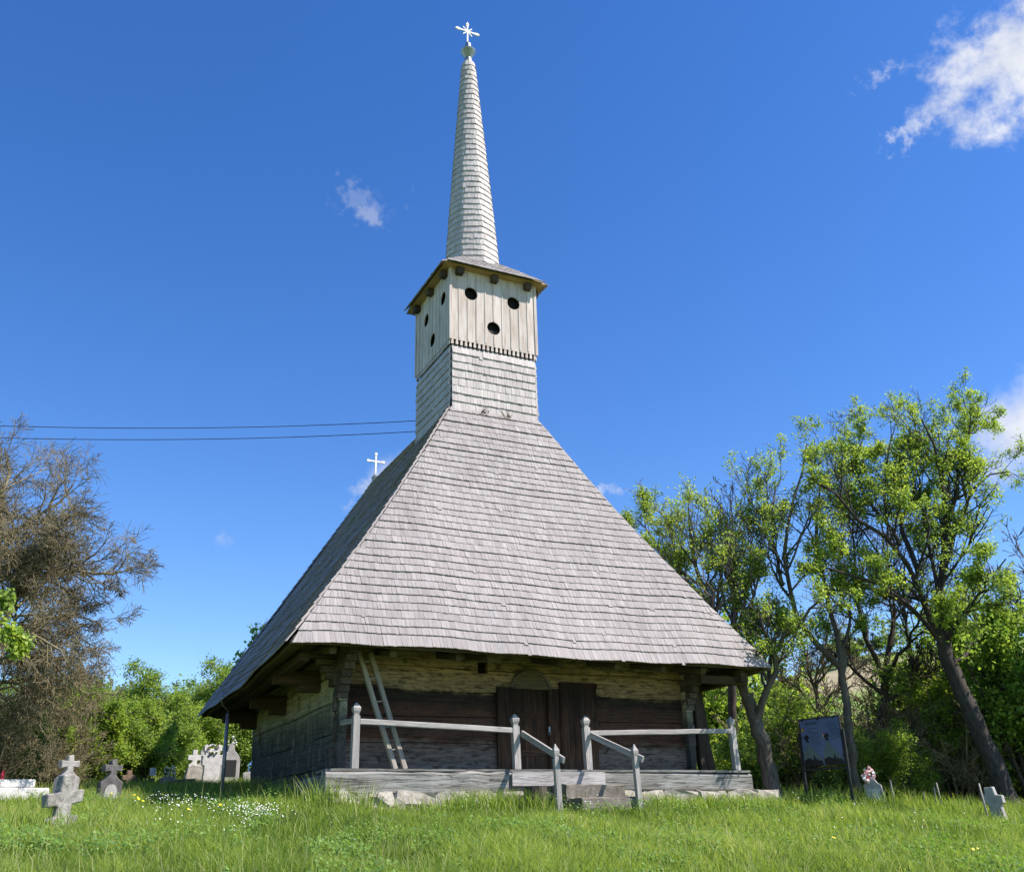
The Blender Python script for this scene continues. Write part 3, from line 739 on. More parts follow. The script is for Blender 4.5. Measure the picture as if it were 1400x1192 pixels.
def belfry_side(mb,k,holes):
    ang=k*math.pi/2; ca,sa=math.cos(ang),math.sin(ang)
    def W(x,y,z): return (x*ca-y*sa, TCY+x*sa+y*ca, z)
    n=10; w=2*BH/n
    for i in range(n):
        x0=-BH+i*w+.004; x1=x0+w-.008; yo=-BH-random.uniform(0,.012); rnd=random.random(); off=(random.uniform(-9,9),random.uniform(-9,9))
        zb=ZB0+.10+random.uniform(-.006,.006); ns=max(2,int(w/.022))
        for s in range(ns):
            a=lerp(x0,x1,s/ns); b=lerp(x0,x1,(s+1)/ns)
            ints=[(lambda x,z=zb:z,None)]
            hs=[h for h in holes if abs((a+b)/2-h[0])<h[2]]
            segs=[]; cur=lambda x:zb
            for (cx,cz,r) in sorted(hs,key=lambda h:h[1]):
                hh=lambda x,cx=cx,r=r:math.sqrt(max(0,r*r-(x-cx)**2))
                segs.append((cur,lambda x,cz=cz,hh=hh:cz-hh(x))); cur=lambda x,cz=cz,hh=hh:cz+hh(x)
            segs.append((cur,lambda x:ZB1))
            for lo,hi in segs:
                V=[];G=[]
                for yy in (yo,yo+.03):
                    for (x,z) in ((a,lo(a)),(b,lo(b)),(b,hi(b)),(a,hi(a))): V.append(W(x,yy,z)); G.append((z+off[0],x+off[1],yy))
                mb.add(V,[(0,1,2,3),(7,6,5,4),(0,4,5,1),(1,5,6,2),(2,6,7,3),(3,7,4,0)],G,rnd)
        for tx in (x0+w*.25,x0+w*.75):     # cut teeth along the lower edge, keyhole gaps between them
            V=[];G=[]
            hw=w*.135
            for yy in (yo+.001,yo+.029):
                for (x,z) in ((tx-hw,zb-.135),(tx+hw,zb-.135),(tx+hw,zb-.05),(tx+hw*.72,zb-.03),(tx+hw*.72,zb),(tx-hw*.72,zb),(tx-hw*.72,zb-.03),(tx-hw,zb-.05)): V.append(W(x,yy,z)); G.append((z+off[0],x+off[1],yy))
            mb.add(V,[tuple(range(8)),tuple(reversed(range(8,16)))]+[(j,j+8,(j+1)%8+8,(j+1)%8) for j in range(8)],G,rnd)
        xb=x0+w-.006                         # narrow cover strip on the joint
        if i<n-1:
            segz=[(zb+.05,ZB1)]
            for (cx,cz,r) in holes:
                if abs(xb-cx)<r+.02:
                    hh=math.sqrt(max(0,(r+.02)**2-(xb-cx)**2)); ns_=[]
                    for (p,q) in segz:
                        if p<cz-hh: ns_.append((p,min(q,cz-hh)))
                        if q>cz+hh: ns_.append((max(p,cz+hh),q))
                    segz=ns_
            for (p,q) in segz:
                V=[W(xx,yy,zz) for yy in (yo-.012,yo) for (xx,zz) in ((xb-.018,p),(xb+.018,p),(xb+.018,q),(xb-.018,q))]
                mb.add(V,[(0,1,2,3),(7,6,5,4),(0,4,5,1),(1,5,6,2),(2,6,7,3),(3,7,4,0)],[(v[2],v[0]+off[1],v[1]) for v in V],rnd*.7)
mb=MB(); H=.185
belfry_side(mb,0,[(-.65,14.60,H),(.58,14.60,H),(-.01,13.72,H)])
belfry_side(mb,3,[(.75,14.58,H),(-.47,14.55,H),(.0,13.72,H)])
belfry_side(mb,1,[(-.62,14.6,H),(.62,14.6,H),(0,13.72,H)]); belfry_side(mb,2,[(-.62,14.6,H),(.62,14.6,H),(0,13.72,H)])
bel=mb.build('belfry',M['board'],tower)
for sx in (-1,1):
    for sy in (-1,1): mb=MB(); mb.box((sx*(BH-.01),TCY+sy*(BH-.01),(ZB0+ZB1)/2+.06),(.075,.075,ZB1-ZB0-.06),grain=2); mb.build('corner_board',M['board'],bel)
mb=MB(); mb.box((0,TCY,14.2),(2.2,2.2,2.2)); mb.build('belfry_fill',M['dark'],bel)  # solid black block added so no sky shows through the sound holes
for k in (0,1,2,3):
    ang=k*math.pi/2; ca,sa=math.cos(ang),math.sin(ang)
    for x in (-1.0,0.0,.98):
        y0,y1=-BH+.03,-BH-.17; mb=MB()
        mb.log((x*ca-y0*sa,TCY+x*sa+y0*ca,15.15),(x*ca-y1*sa,TCY+x*sa+y1*ca,15.15),.19,.19,n=2); mb.build('beam_end',M['logend'],tower)
# belfry roof and spire
SX=-.06
mb=MB()
for k in range(4):
    f=quad_face(1.45,.46,15.30,16.22,k); shingles(mb,f,6,.10,flip=outflip(f),lift=.035)
troof=mb.build('belfry_roof',M['shingle'],tower,fix=False)
mb=MB()
for k in range(4):
    f=quad_face(1.44,.44,15.30,16.22,k); sheet(mb,f,nt=3,nc=3,off=-.01,flip=outflip(f),th=.05)
for s in (-1,1):
    mb.box((0,TCY+s*1.42,15.28),(2.88,.035,.06)); mb.box((s*1.42,TCY,15.28),(.035,2.80,.06))
    mb.box((0,TCY+s*1.31,15.262),(2.8,.19,.02)); mb.box((s*1.31,TCY,15.262),(.19,2.4,.02))
mb.build('eave_lining',M['soffit_pale'] if 'soffit_pale' in M else M['soffit'],troof)
def spire_r(z):
    zs=[15.8,16.2,16.7,17.6,19.0,20.4,21.7,23.0,23.45]; rs=[.77,.735,.70,.64,.53,.42,.315,.215,.18]
    return float(np.interp(z,zs,rs))
def spire_off(z): return SX-.02*(z-16)*.5
mb=MB(); z=15.78; dz=.198
while z<23.36:
    r0=spire_r(z); r1=spire_r(z+dz*1.7); n=max(9,int(2*math.pi*r0/.095)); ph=random.random()*6.28
    for i in range(n):
        a0=ph+2*math.pi*i/n; a1=ph+2*math.pi*(i+1)/n-.004/r0; zz=z+random.uniform(-.006,.006)+.012*math.sin(a0*2+z*5); ef=.036+random.uniform(-.004,.005)
        if random.random()<.012: zz-=.04
        def oc(a): # slightly eight-sided
            q=math.pi/4; m_=((a%q)-q/2); return lerp(1.0,math.cos(q/2)/math.cos(m_)*1.04,.75)
        V=[]
        for th in (0,-.018):
            for (a,zz2,rr,off) in ((a0,zz,r0,ef),(a1,zz,r0,ef),(a1,z+dz*1.7,r1,0),(a0,z+dz*1.7,r1,0)):
                rad=rr*oc(a)+off+th+.012; V.append((spire_off(zz2)+rad*math.cos(a),TCY+rad*math.sin(a),min(zz2,23.5)))
        o=random.uniform(-50,50); w=r0*.12; G=[(o,o,0),(o,o+w,0),(o+.35,o+w,0),(o+.35,o,0)]
        mb.add(V,[(0,1,2,3),(7,6,5,4),(0,4,5,1),(1,5,6,2),(2,6,7,3),(3,7,4,0)],G+G)
    z+=dz
spire=mb.build('spire',M['shingle_pale'],tower)
mb=MB(); mb.lathe([(spire_r(z)-.035,z) for z in np.linspace(15.7,23.4,24)],(spire_off(19),TCY,0),12); mb.build('spire_core',M['under'],spire)
TX=spire_off(23.6)-.0
mb=MB(); mb.lathe([(.215,23.36),(.20,23.40),(.10,23.70),(.095,23.74),(.23,23.96),(.245,23.99),(.22,24.03),(.12,24.10),(.09,24.14),(.09,24.30),(.05,24.37),(.02,24.39)],(TX,TCY,0),14)
for p in mb.sm: pass
mb.build('finial',M['zinc'],spire)
def ornate_cross(mb,c,h,arm,w):
    c=Vector(c)
    mb.box(c+Vector((0,0,h*.5)),(w,w*.7,h))
    ca=c+Vector((0,0,h*.62))
    mb.box(ca,(arm*2,w*.7+.004,w))
    for d in ((-1,0),(1,0),(0,1)):
        L=arm if d[0] else h*.38
        e=ca+Vector((d[0]*L,0,d[1]*L)); pr=[(-.055,-.05),(0,.06),(.055,-.05),(.0,-.03)]
        ang=math.atan2(d[1],d[0])-math.pi/2
        mb.prism([(u*math.cos(ang)-v*math.sin(ang),u*math.sin(ang)+v*math.cos(ang)) for u,v in pr],e,(1,0,0),(0,0,1),w*1.1)
        f=ca+Vector((d[0]*(L-.09),0,d[1]*(L-.09))); mb.box(f,(w*.9+.05*abs(d[1]),w*.8,w*.9+.05*abs(d[0])))
    for sx in (-1,1):
        for sz in (-1,1): mb.bar(ca,ca+Vector((sx*.15,0,sz*.15)),w*.6,w*.6)
mb=MB(); ornate_cross(mb,(TX-.02,TCY,24.3),.82,.36,.042); mb.build('cross',M['iron_white'],spire)
mb=MB()
c=Vector((0.0,11.86,12.74)); mb.box(c+Vector((0,0,.50)),(.055,.045,.86)); mb.box(c+Vector((0,0,.66)),(.54,.05,.055))
for p in ((-.27,.66),(.27,.66),(0,.93)): mb.box(c+Vector((p[0],0,p[1])),(.09,.06,.09))
mb.build('ridge_cross',M['iron_white'],roof)
mb=MB(); mb.lathe([(.11,-.15),(.12,0),(.14,.08),(.06,.16),(.03,.2)],(0,11.86,12.74),12); mb.build('ridge_finial',M['zinc'],roof)
# dry weeds caught on the roof at the foot of the tower
for (x,n) in ((-.35,9),(.3,9)):
    w=MB()
    for i in range(n):
        a=random.uniform(0,6.28); l=random.uniform(.08,.22); b=Vector((x+random.uniform(-.1,.1),TCY-TH-.12,11.22)); 
        w.tube([b,b+Vector((math.cos(a)*l*.7,-.05,l*.5)),b+Vector((math.cos(a)*l*1.2,-.08,l*.8))],[.01,.007,.004],4)
    o=w.build('dry_weed',M['twig'],None)
    tag(o,'tuft of dry weed on the roof at the foot of the tower, '+('the left one' if x<0 else 'the right one'),'weed','dry weeds on the church roof')

# ------------------------------------------------------------------ things at the church
def step_block(name,c,s,label,seed):
    import bmesh
    mb=MB(); bm=bmesh.new(); bmesh.ops.create_cube(bm,size=1); bmesh.ops.subdivide_edges(bm,edges=bm.edges,cuts=6,use_grid_fill=True)
    V=[]
    for v in bm.verts:
        p=Vector((v.co.x*s[0],v.co.y*s[1],v.co.z*s[2])); n=mnoise.noise_vector(p*2.2+Vector((seed,0,0)))*.03+mnoise.noise_vector(p*9+Vector((seed,0,0)))*.012
        if abs(v.co.z)>.49 and abs(v.co.y)>.49: p.z-=.02*math.copysign(1,v.co.z)
        V.append(Vector(c)+p+n)
    F=[tuple(v.index for v in f.verts) for f in bm.faces]; bm.free(); mb.add(V,F)
    o=mb.build(name,M['step']); tag(o,label,'step','entrance steps')
step_block('stone_step',(.62,-.42,2.22),(1.30,.62,.40),'chipped upper stone step directly below the pale threshold plank',3)
step_block('stone_step',(.78,-.98,1.99),(1.50,.55,.36),'longer lower stone step half hidden in the grass',9)
st=MB(); st.tube([(-.55,-.45,1.8),(-.56,-.46,2.40)],[.26,.22],10,smooth=False); o=st.build('tree_stump',M['bark_dark']); tag(o,'dark stump in the grass left of the stone steps','stump')
# ladder
lad=thing('ladder','weathered wooden ladder leaning on the front wall at the left end of the porch','ladder',(-3.05,.3,2.73))
for (b,t) in (((-3.10,.33,2.74),(-3.80,.66,4.93)),((-2.91,.33,2.74),(-3.56,.66,4.93))):
    mb=MB(); mb.log(b,t,.095,.09,up=(0,1,0),n=6,jit=.008); mb.build('side_rail',M['ladder'],lad)
for k in (.17,.36,.58,.78,.93):
    b=Vector((-3.10,.33,2.74)).lerp(Vector((-3.80,.66,4.93)),k); t=Vector((-2.91,.33,2.74)).lerp(Vector((-3.56,.66,4.93)),k)
    mb=MB(); mb.tube([b+Vector((.02,0,-.03)),t],[.018,.018],6); mb.build('rung',M['ladder'],lad)
# pipe at the left eave
pz=gz(-5.3,5.8)
pp=thing('metal_pipe','thin grey metal pole in the grass under the left eave','pipe',(-5.3,5.75,pz))
mb=MB(); mb.tube([(-5.30,5.75,pz-.1),(-5.30,5.80,4.28)],.045,10); mb.build('pole',M['pipe'],pp)
mb=MB(); mb.tube([(-5.30,5.80,4.27),(-5.32,5.76,4.36),(-5.46,5.62,4.44),(-5.52,5.56,4.56),(-5.50,5.58,4.75)],.02,8); mb.build('bracket',M['zinc'],pp)
# overhead cables from the tower to the left
for i,(z0,e) in enumerate(((11.85,(-24.5,12.8,12.5)),(11.54,(-24.5,12.8,12.15)))):
    a=Vector((-1.24,4.60,z0)); b=Vector(e); pts=[]
    for j in range(41):
        t=j/40; p=a.lerp(b,t); p.z-=1.25*4*t*(1-t)*.55; pts.append(p)
    mb=MB(); mb.tube(pts,.010,5); o=mb.build('power_cable',M['cable']); tag(o,('upper' if i==0 else 'lower')+' of the two dark cables running left from the tower','cable','cables to the tower')

# ================================================================== graves, sign, stakes
def frame(px,dist,yaw=0.0,py=1090,sink=.08):
    """base point on the ground at this distance, m per photo pixel across / up, axes of the face (turned yaw to the right)"""
    P=ground_at(px,dist,py); d=Vector((P[0]-CAM[0],P[1]-CAM[1],0)).normalized(); rt=Vector((d.y,-d.x,0))
    dep=float(np.dot(P-CAM,FW)); sx=dep/FPX; dz=at_d(px,py-50,dist)[2]-at_d(px,py,dist)[2]; sz=dz/50
    ax=(rt*math.cos(yaw)-d*(-math.sin(yaw))).normalized(); 
    return Vector(P)-Vector((0,0,sink)),sx,sz,ax,Vector((0,0,1)).cross(ax)
def outl(pts,sx,sz,sink=.08): return [(u*sx,v*sz+sink if v>0 else 0) for u,v in pts]
def flowers(mb,c,r,n,size,flat=.5,mats=1,ring=False):
    c=Vector(c)
    for i in range(n):
        a=random.uniform(0,6.28); q=r*(math.sqrt(random.random()) if not ring else random.uniform(.6,1.0))
        p=c+Vector((q*math.cos(a),random.uniform(-flat,flat)*r*.5,q*math.sin(a))); s=size*random.uniform(.7,1.3)
        V=[p+Vector(v)*s for v in ((1,0,0),(-1,0,0),(0,1,0),(0,-1,0),(0,0,1),(0,0,-1))]
        V=[v+Vector((random.uniform(-.3,.3),)*3)*s for v in V]
        mb.add(V,[(0,2,4),(2,1,4),(1,3,4),(3,0,4),(2,0,5),(1,2,5),(3,1,5),(0,3,5)],None,None,random.randrange(mats))
def grave(name,label,cat,px,dist,outline,thick,mat,yaw=.4,bevel=.012,lean=0.0):
    P,sx,sz,ax,ay=frame(px,dist,yaw); up=(Vector((0,0,1))+ax*lean).normalized()
    t=thing(name,label,cat,P); mb=MB(); mb.prism(outl(outline,sx,sz),P,ax,up,thick); mb.build('stone',mat,t,bevel=bevel); return t,P,sx,sz,ax,ay,up
def arch_pts(w,h0,h1,n=10): return [(-w,0),(-w,h0)]+[(-w*math.cos(a),h0+(h1-h0)*math.sin(a)) for a in np.linspace(0,math.pi,n)[1:-1]]+[(w,h0),(w,0)]
random.seed(21)
# weathered cross in front
t,P,sx,sz,ax,ay,up=grave('stone_cross','weathered lichen-spotted stone cross leaning in the grass at the front left','grave cross',85,15.9,
    [(-22,-4),(-22,16),(-12,21),(-11,32),(-13,34),(-26,32),(-29,50),(-11,53),(-10,77),(6,79),(8,56),(24,58),(24,41),(9,37),(9,28),(13,22),(21,23),(20,-4)],.17,M['crossstone'],.5,.015,.05)
for nm,lb,px,dist,mt,lean in (('headstone','grey headstone with cross top and pale arched recess behind the weathered cross',88,22,M['greystone'],0),('headstone','dark headstone with cross top and pale arched recess standing alone in the grass',147,21.5,M['darkstone'],.03)):
    t,P,sx,sz,ax,ay,up=grave(nm,lb,'headstone',px,dist,[(-15,-5),(-15,33),(-9,38),(-4,44),(-4,49),(-12,47),(-13,58),(-4,57),(-4,64),(3,66),(4,57),(12,58),(12,48),(4,49),(5,43),(9,38),(15,34),(15,-5)],.20,mt,.35,.012,lean)
    mb=MB(); mb.prism(outl(arch_pts(8.5,20,31),sx,sz),P-ay*.095,ax,up,.03); mb.build('arched_recess',M['greystone'],t)
# flat white tomb at the left border
P,sx,sz,ax,ay=frame(6,22,.25)
t=thing('tomb','low white stone tomb in two tiers at the left edge','tomb',P)
mb=MB(); mb.box(P+ax*.0+Vector((0,0,.15)),(1.28,1.1,.36),ax=ax,jit=.01); mb.build('base',M['whitestone'],t,bevel=.02)
mb=MB(); mb.box(P+ax*-.08+Vector((0,0,.40)),(.98,.85,.15),ax=ax,jit=.01); mb.build('lid',M['whitestone'],t,bevel=.02)
mb=MB(); q=at_d(4,1061,20.3); q=P+Vector((-.15,0,.605)); q=P+ax*-.10+Vector((0,0,.475)); mb.lathe([(.035,0),(.04,.11),(.028,.14),(.03,.155),(.01,.18)],q,10); tag(mb.build('grave_candle',M['petal_red']),'red grave candle on the white tomb','candle')
# rusty cross far behind
grave('small_cross','small brown cross half sunk in tall grass behind the dark headstone','grave cross',172,30,[(-3,-4),(-3,16),(-9,16),(-9,23),(-3,23),(-3,30),(4,30),(4,24),(10,23),(10,16),(4,16),(4,-4)],.12,M['rust'],.3)
P,sx,sz,ax,ay=frame(205,30,.1)
t=thing('name_plate','small white plate on a short dark post in the graveyard','plate',P)
mb=MB(); mb.box(P+Vector((0,0,31*sz+.05)),(.16,.02,.20),ax=ax); mb.build('plate',M['whitestone'],t)
mb=MB(); mb.box(P+Vector((0,0,22*sz)),(.14,.04,.10),ax=ax); mb.box(P+Vector((0,0,8*sz))+ay*.03,(.03,.03,20*sz),ax=ax); mb.build('post',M['black'],t)
def wreath(name,label,c,r,mats,n=60,size=.03,ring=False):
    mb=MB(); flowers(mb,c,r,n,size,.7,len(mats),ring); tag(mb.build(name,mats),label,'wreath')
t,P,sx,sz,ax,ay,up=grave('broken_headstone','tilted grey headstone with white wreath left of the stone border','headstone',225,33,[(-12,-4),(-9,13),(-3,15),(11,16),(11,10),(2,8),(-2,3),(-3,-4)],.2,M['greystone'],.25)
wreath('wreath','round white flower wreath on the tilted headstone',P+ax*2*sx+Vector((0,0,22*sz+.08))-ay*.1,.17,[M['petal_white'],M['petal_white'],M['leaf_far']])
CR=[(-5,30),(-7,35),(-2,39),(-2,42),(-8,42),(-8,49),(-2,49),(-2,56),(4,56),(4,49),(9,49),(9,42),(4,42),(4,37),(7,33)]
t,P,sx,sz,ax,ay,up=grave('double_grave','rough stone double grave carrying two pale crosses','grave',263,36,[(-14,-3),(-13,14),(-11,26),(-5,31),(4,29),(13,30),(16,24),(17,-3)],.35,M['fstone'],.2)
mb=MB(); mb.prism([(u*sx,v*sz-.02) for u,v in CR],P-ax*3*sx,ax,up,.16); mb.build('cross',M['whitestone'],t)
mb=MB(); mb.prism([(u*sx,v*sz-.02) for u,v in CR],P+ax*9*sx+ay*.18,ax,up,.16); mb.build('cross',M['greystone'],t)
P,sx,sz,ax,ay=frame(243,34,.2); mb=MB(); mb.box(P+Vector((0,0,.16)),(.75,.9,.24),ax=ax,jit=.02); tag(mb.build('grave_border',M['step']),'low dark stone grave border in front of the double grave','grave border')
t,P,sx,sz,ax,ay,up=grave('headstone','white headstone with broad head, narrow body and wide foot','headstone',285,35,[(-15,-4),(-15,7),(-11,8),(-10,30),(-13,31),(-14,45),(-10,45),(-10,50),(-12,51),(-12,58),(-8,60),(-6,54),(6,54),(7,60),(12,58),(12,51),(9,50),(9,45),(14,45),(14,31),(11,30),(10,8),(15,7),(15,-4)],.24,M['whitestone'],.15)
wreath('wreath','white and green wreath on top of the white headstone',P+Vector((0,0,54*sz+.06))-ay*.12,.17,[M['petal_white'],M['leaf_far'],M['twig']],60,.03,True)
t,P,sx,sz,ax,ay,up=grave('monument','grey grave monument with black plaque behind the metal pole','monument',309,37,[(-14,-4),(-14,34),(-11,42),(-4,46),(-2,56),(4,56),(6,47),(11,42),(14,36),(14,-4)],.3,M['greystone'],.2)
mb=MB(); mb.box(P+Vector((0,0,27*sz))-ay*.16,(.45,.03,.52),ax=ax); mb.build('plaque',M['black'],t)
wreath('wreath','pale flower wreath at the top of the monument behind the metal pole',P+Vector((0,0,60*sz+.06))-ay*.05,.22,[M['petal_white'],M['leaf_far']],60,.035)
t,P,sx,sz,ax,ay,up=grave('low_headstone','low pale headstone beside the church wall under blue flowers','headstone',338,38,[(-9,-4),(-9,16),(-3,18),(8,18),(8,-4)],.25,M['greystone'],.2)
wreath('blue_flowers','bunch of blue artificial flowers on the low headstone by the wall',P+Vector((0,0,27*sz))+ax*.1,.2,[M['petal_blue'],M['petal_blue'],M['leaf_far']],40,.04)
# right side: headstone with roses, concrete cross
t,P,sx,sz,ax,ay,up=grave('headstone','grey headstone with white plaque and roses at the right meadow edge','headstone',1199,25,[(-13,-5),(-12,28),(-8,32),(-5,38),(3,38),(7,31),(11,28),(12,-5)],.2,M['greystone'],-.1,.01,-.10)
mb=MB(); mb.box(P+Vector((0,0,11*sz+.08))-ay*.105-ax*.05,(.30,.02,.36),ax=ax,az=up); mb.build('plaque',M['whitestone'],t)
mb=MB(); flowers(mb,P+Vector((0,0,47*sz))-ax*.12-ay*.1,.17,26,.05,.5,3); tag(mb.build('rose_bunch',[M['petal_pink'],M['petal_red'],M['petal_white']]),'bunch of pink and red roses on the right headstone','flowers')
t,P,sx,sz,ax,ay,up=grave('concrete_cross','pale concrete cross leaning beside the thick slanted trunk','grave cross',1363,22.6,[(-8,-6),(-9,14),(-9,26),(-15,25),(-15,38),(-9,39),(-9,48),(3,49),(4,38),(12,37),(12,26),(7,25),(9,-6)],.14,M['greystone'],-.35,.01,-.10)
for i,(px,h,dist,le) in enumerate(((1222,36,25,-.05),(1286,34,25.2,-.1),(1279,26,25.6,.02),(1346,50,22.2,-.12),(1263,20,25.5,.05))):
    P=Vector(ground_at(px,dist)); hh=h*dist*.86/FPX; mb=MB(); mb.tube([P-Vector((0,0,.1)),P+Vector((le*hh*.5,0,hh*.5)),P+Vector((le*hh,0,hh))],[.022,.02,.018],6)
    tag(mb.build('fence_stake',M['ladder']),('thin grey stake beside the headstone with roses','taller of the two leaning stakes in mid thicket edge','short stake left of the taller leaning one','tall pale stake in front of the concrete cross','stubby stake leftmost of the three mid thicket stakes')[i],'stake','fence stakes along the thicket')

# information board
TL,TR=at_d(1093,986,24.0),at_d(1147,981,23.45); BL,BR=at_d(1101,1048,24.0),at_d(1156,1044,23.45)
b0=Vector((TL[0],TL[1],0)); b1=Vector((TR[0],TR[1],0)); ax=(b1-b0).normalized(); ay=Vector((0,0,1)).cross(ax); zt=(TL[2]+TR[2])/2+.03; zb=(BL[2]+BR[2])/2; W=(b1-b0).length; c=(b0+b1)/2
g=gz(c.x,c.y)
sg=thing('info_board','dark blue printed information board on two black metal posts','sign',(c.x,c.y,g))
mb=MB(); mb.box(c+Vector((0,0,(zt+zb)/2)),(W,.03,zt-zb),ax=ax); 
M['board_blue']=plain('printed_blue',(.12,.155,.28),.25,0,.08,2); M['board_text']=plain('printed_text',(.02,.025,.06),.4); M['pic_roof']=plain('printed_grey_green',(.13,.17,.17),.3,0,.2,4); M['pic_dark']=plain('printed_dark',(.012,.014,.018),.3)
panel=mb.build('panel',M['board_blue'],sg)
def on(u,v,off=.018): return c+ax*(u*W)+Vector((0,0,zb+v*(zt-zb)))-ay*off      # u -.5..5, v 0..1
for side,(u0,flagm) in enumerate(((-.48,0),(.02,1))):
    mb=MB(); mb.prism([(x*W,y*(zt-zb)) for x,y in ((0,.0),(.46,.0),(.46,.14),(.24,.36),(.19,.42),(.18,.50),(.10,.50),(.09,.38),(0,.30))],on(u0,0),ax,(0,0,1),.006); mb.build('printed_picture',M['pic_roof'],panel)
    mb=MB(); mb.prism([(x*W,y*(zt-zb)) for x,y in ((0,0),(.46,0),(.46,.08),(.40,.13),(.36,.10),(.33,.16),(.30,.11),(.26,.24),(.23,.13),(.12,.18),(.0,.13))],on(u0,.0,.023),ax,(0,0,1),.005); mb.build('printed_treeline',M['pic_dark'],panel); mb=MB()
    mb.prism([(x*W,y*(zt-zb)) for x,y in ((.09,.52),(.09,.58),(.04,.60),(.13,.68),(.20,.60),(.15,.585),(.15,.55),(.20,.50),(.15,.52))],on(u0,0,.022),ax,(0,0,1),.005); mb.build('printed_silhouette',M['pic_dark'],panel)
    mb=MB()
    for r in range(9):
        v=.80-r*.045-(.0 if side==0 else -.09); L=random.uniform(.20,.27)*(1 if random.random()<.8 else .5)
        x=.16+ (.0 if r<3 else .06); n=int(L/.03)
        for i in range(n): mb.box(on(u0+x+L*(i+.5)/n,v,.017),(L*W/n*random.uniform(.6,.92),.004,.011),ax=ax)
    mb.build('text_lines',M['board_text'],panel)
    mb=MB()
    for i in range(3): mb.box(on(u0+.015+i*.02,.78 if side==0 else .62,.019),(.02*W,.006,.07),ax=ax,mat=i)
    mb.build('flag',[M['pic_dark'],M['petal_yellow'],M['petal_red']] if side==0 else [M['pic_dark'],M['whitestone'],M['petal_red']],panel)
cu=bpy.data.curves.new('heading_text','FONT'); cu.body='din Bode'; cu.size=.085; cu.extrude=.002; tmp=bpy.data.objects.new('heading_text',cu)
hm=bpy.data.meshes.new_from_object(tmp); bpy.data.objects.remove(tmp); hp=on(-.36,.885,.018)
hm.transform(Matrix(((ax.x,0,-ay.x,hp.x),(ax.y,0,-ay.y,hp.y),(ax.z,1,-ay.z,hp.z),(0,0,0,1)))); hm.materials.clear(); hm.materials.append(M['board_text']); link('heading',hm,panel)
mb=MB()
for (u,v) in ((-.42,.99),(-.02,.99),(.36,.99),(-.5,.62),(.5,.62),(.5,.18)): mb.box(on(u,v,.02),(.035,.02,.06),ax=ax)
mb.build('clip',M['black'],sg)
for s in (-1,1):
    mb=MB(); q=c+ax*(s*(W/2+.05)); gg=gz(q.x,q.y); mb.box(Vector((q.x,q.y,0))+Vector((0,0,(gg-.1+zt-.28)/2)),(.05,.05,zt-.28-gg+.1),ax=ax); mb.build('post',M['black'],sg)
mb=MB(); mb.box(c+Vector((0,0,zb-.07)),(W+.05,.035,.04),ax=ax); mb.build('crossbar',M['black'],sg)
mb=MB(); mb.box(c+Vector((0,0,zt+.008)),(W+.03,.045,.025),ax=ax); [mb.box(on(s*.505,.5,0),(.02,.045,zt-zb),ax=ax) for s in (-1,1)]; mb.build('frame',M['black'],sg)

# ================================================================== vegetation
rng=np.random.default_rng(5)
def unit(v): return v/np.maximum(np.linalg.norm(v,axis=-1,keepdims=True),1e-9)
def resample(P,n):
    P=np.asarray(P,float); d=np.r_[0,np.cumsum(np.linalg.norm(np.diff(P,axis=0),axis=1))]; t=np.linspace(0,d[-1],n)
    # smooth
    Q=np.stack([np.interp(t,d,P[:,i]) for i in range(3)],-1); S=Q.copy(); S[1:-1]=(Q[:-2]+2*Q[1:-1]+Q[2:])/4; return S
def tubes(P,Rd,sides):
    B,n,_=P.shape; T=unit(np.gradient(P,axis=1)); ref=np.array([.31,.17,.93]); a=unit(np.cross(T,ref)); b=np.cross(T,a)
    th=np.arange(sides)*2*np.pi/sides; V=P[:,:,None]+(a[:,:,None]*np.cos(th)[:,None]+b[:,:,None]*np.sin(th)[:,None])*Rd[:,:,None,None]
    idx=np.arange(B*n*sides).reshape(B,n,sides); nx=np.roll(idx,-1,2)
    q=np.stack([idx[:,:-1],nx[:,:-1],nx[:,1:],idx[:,1:]],-1).reshape(-1,4)
    seg=np.r_[np.zeros((1,)),np.cumsum(np.ones(n-1))]; L=np.linalg.norm(np.diff(P,axis=1),axis=2).mean(1)
    gx=rng.uniform(-9,9,B)[:,None]+seg[None]*L[:,None]; gc=np.stack([np.repeat(gx[:,:,None],sides,2),Rd[:,:,None]*np.cos(th),Rd[:,:,None]*np.sin(th)],-1)
    return V.reshape(-1,3),q,gc.reshape(-1,3)
def children(P,Rd,nc,ratio,ang,up=.25,wander=.18,tmin=.25,n=5,rr=.6,r_end=.35,droop=0.0):
    B,m,_=P.shape; t=rng.uniform(tmin,1.0,(B,nc)); f=t*(m-1); i=np.minimum(f.astype(int),m-2); w=(f-i)[...,None]; bi=np.arange(B)[:,None]
    A=P[bi,i]*(1-w)+P[bi,i+1]*w; T=unit(P[bi,i+1]-P[bi,i]); r=Rd[bi,i]*(1-w[...,0])+Rd[bi,i+1]*w[...,0]
    L=np.linalg.norm(np.diff(P,axis=1),axis=2).sum(1)[:,None]*ratio*rng.uniform(.6,1.25,(B,nc))*(1.15-.5*t)
    side=unit(np.cross(T,unit(rng.normal(size=(B,nc,3))))); an=ang*rng.uniform(.6,1.3,(B,nc))[...,None]
    d=unit(T*np.cos(an)+side*np.sin(an)+np.array([0,0,up])); K=B*nc
    A=A.reshape(K,3); d=d.reshape(K,3); L=L.reshape(K); r=r.reshape(K)*rr
    Q=np.zeros((K,n,3)); Q[:,0]=A
    for k in range(1,n):
        d=unit(d+rng.normal(size=(K,3))*wander+np.array([0,0,up*.25-droop])); Q[:,k]=Q[:,k-1]+d*(L/(n-1))[:,None]
    R2=r[:,None]*np.linspace(1,r_end,n)[None]
    return Q,R2,np.repeat(np.arange(B),nc)
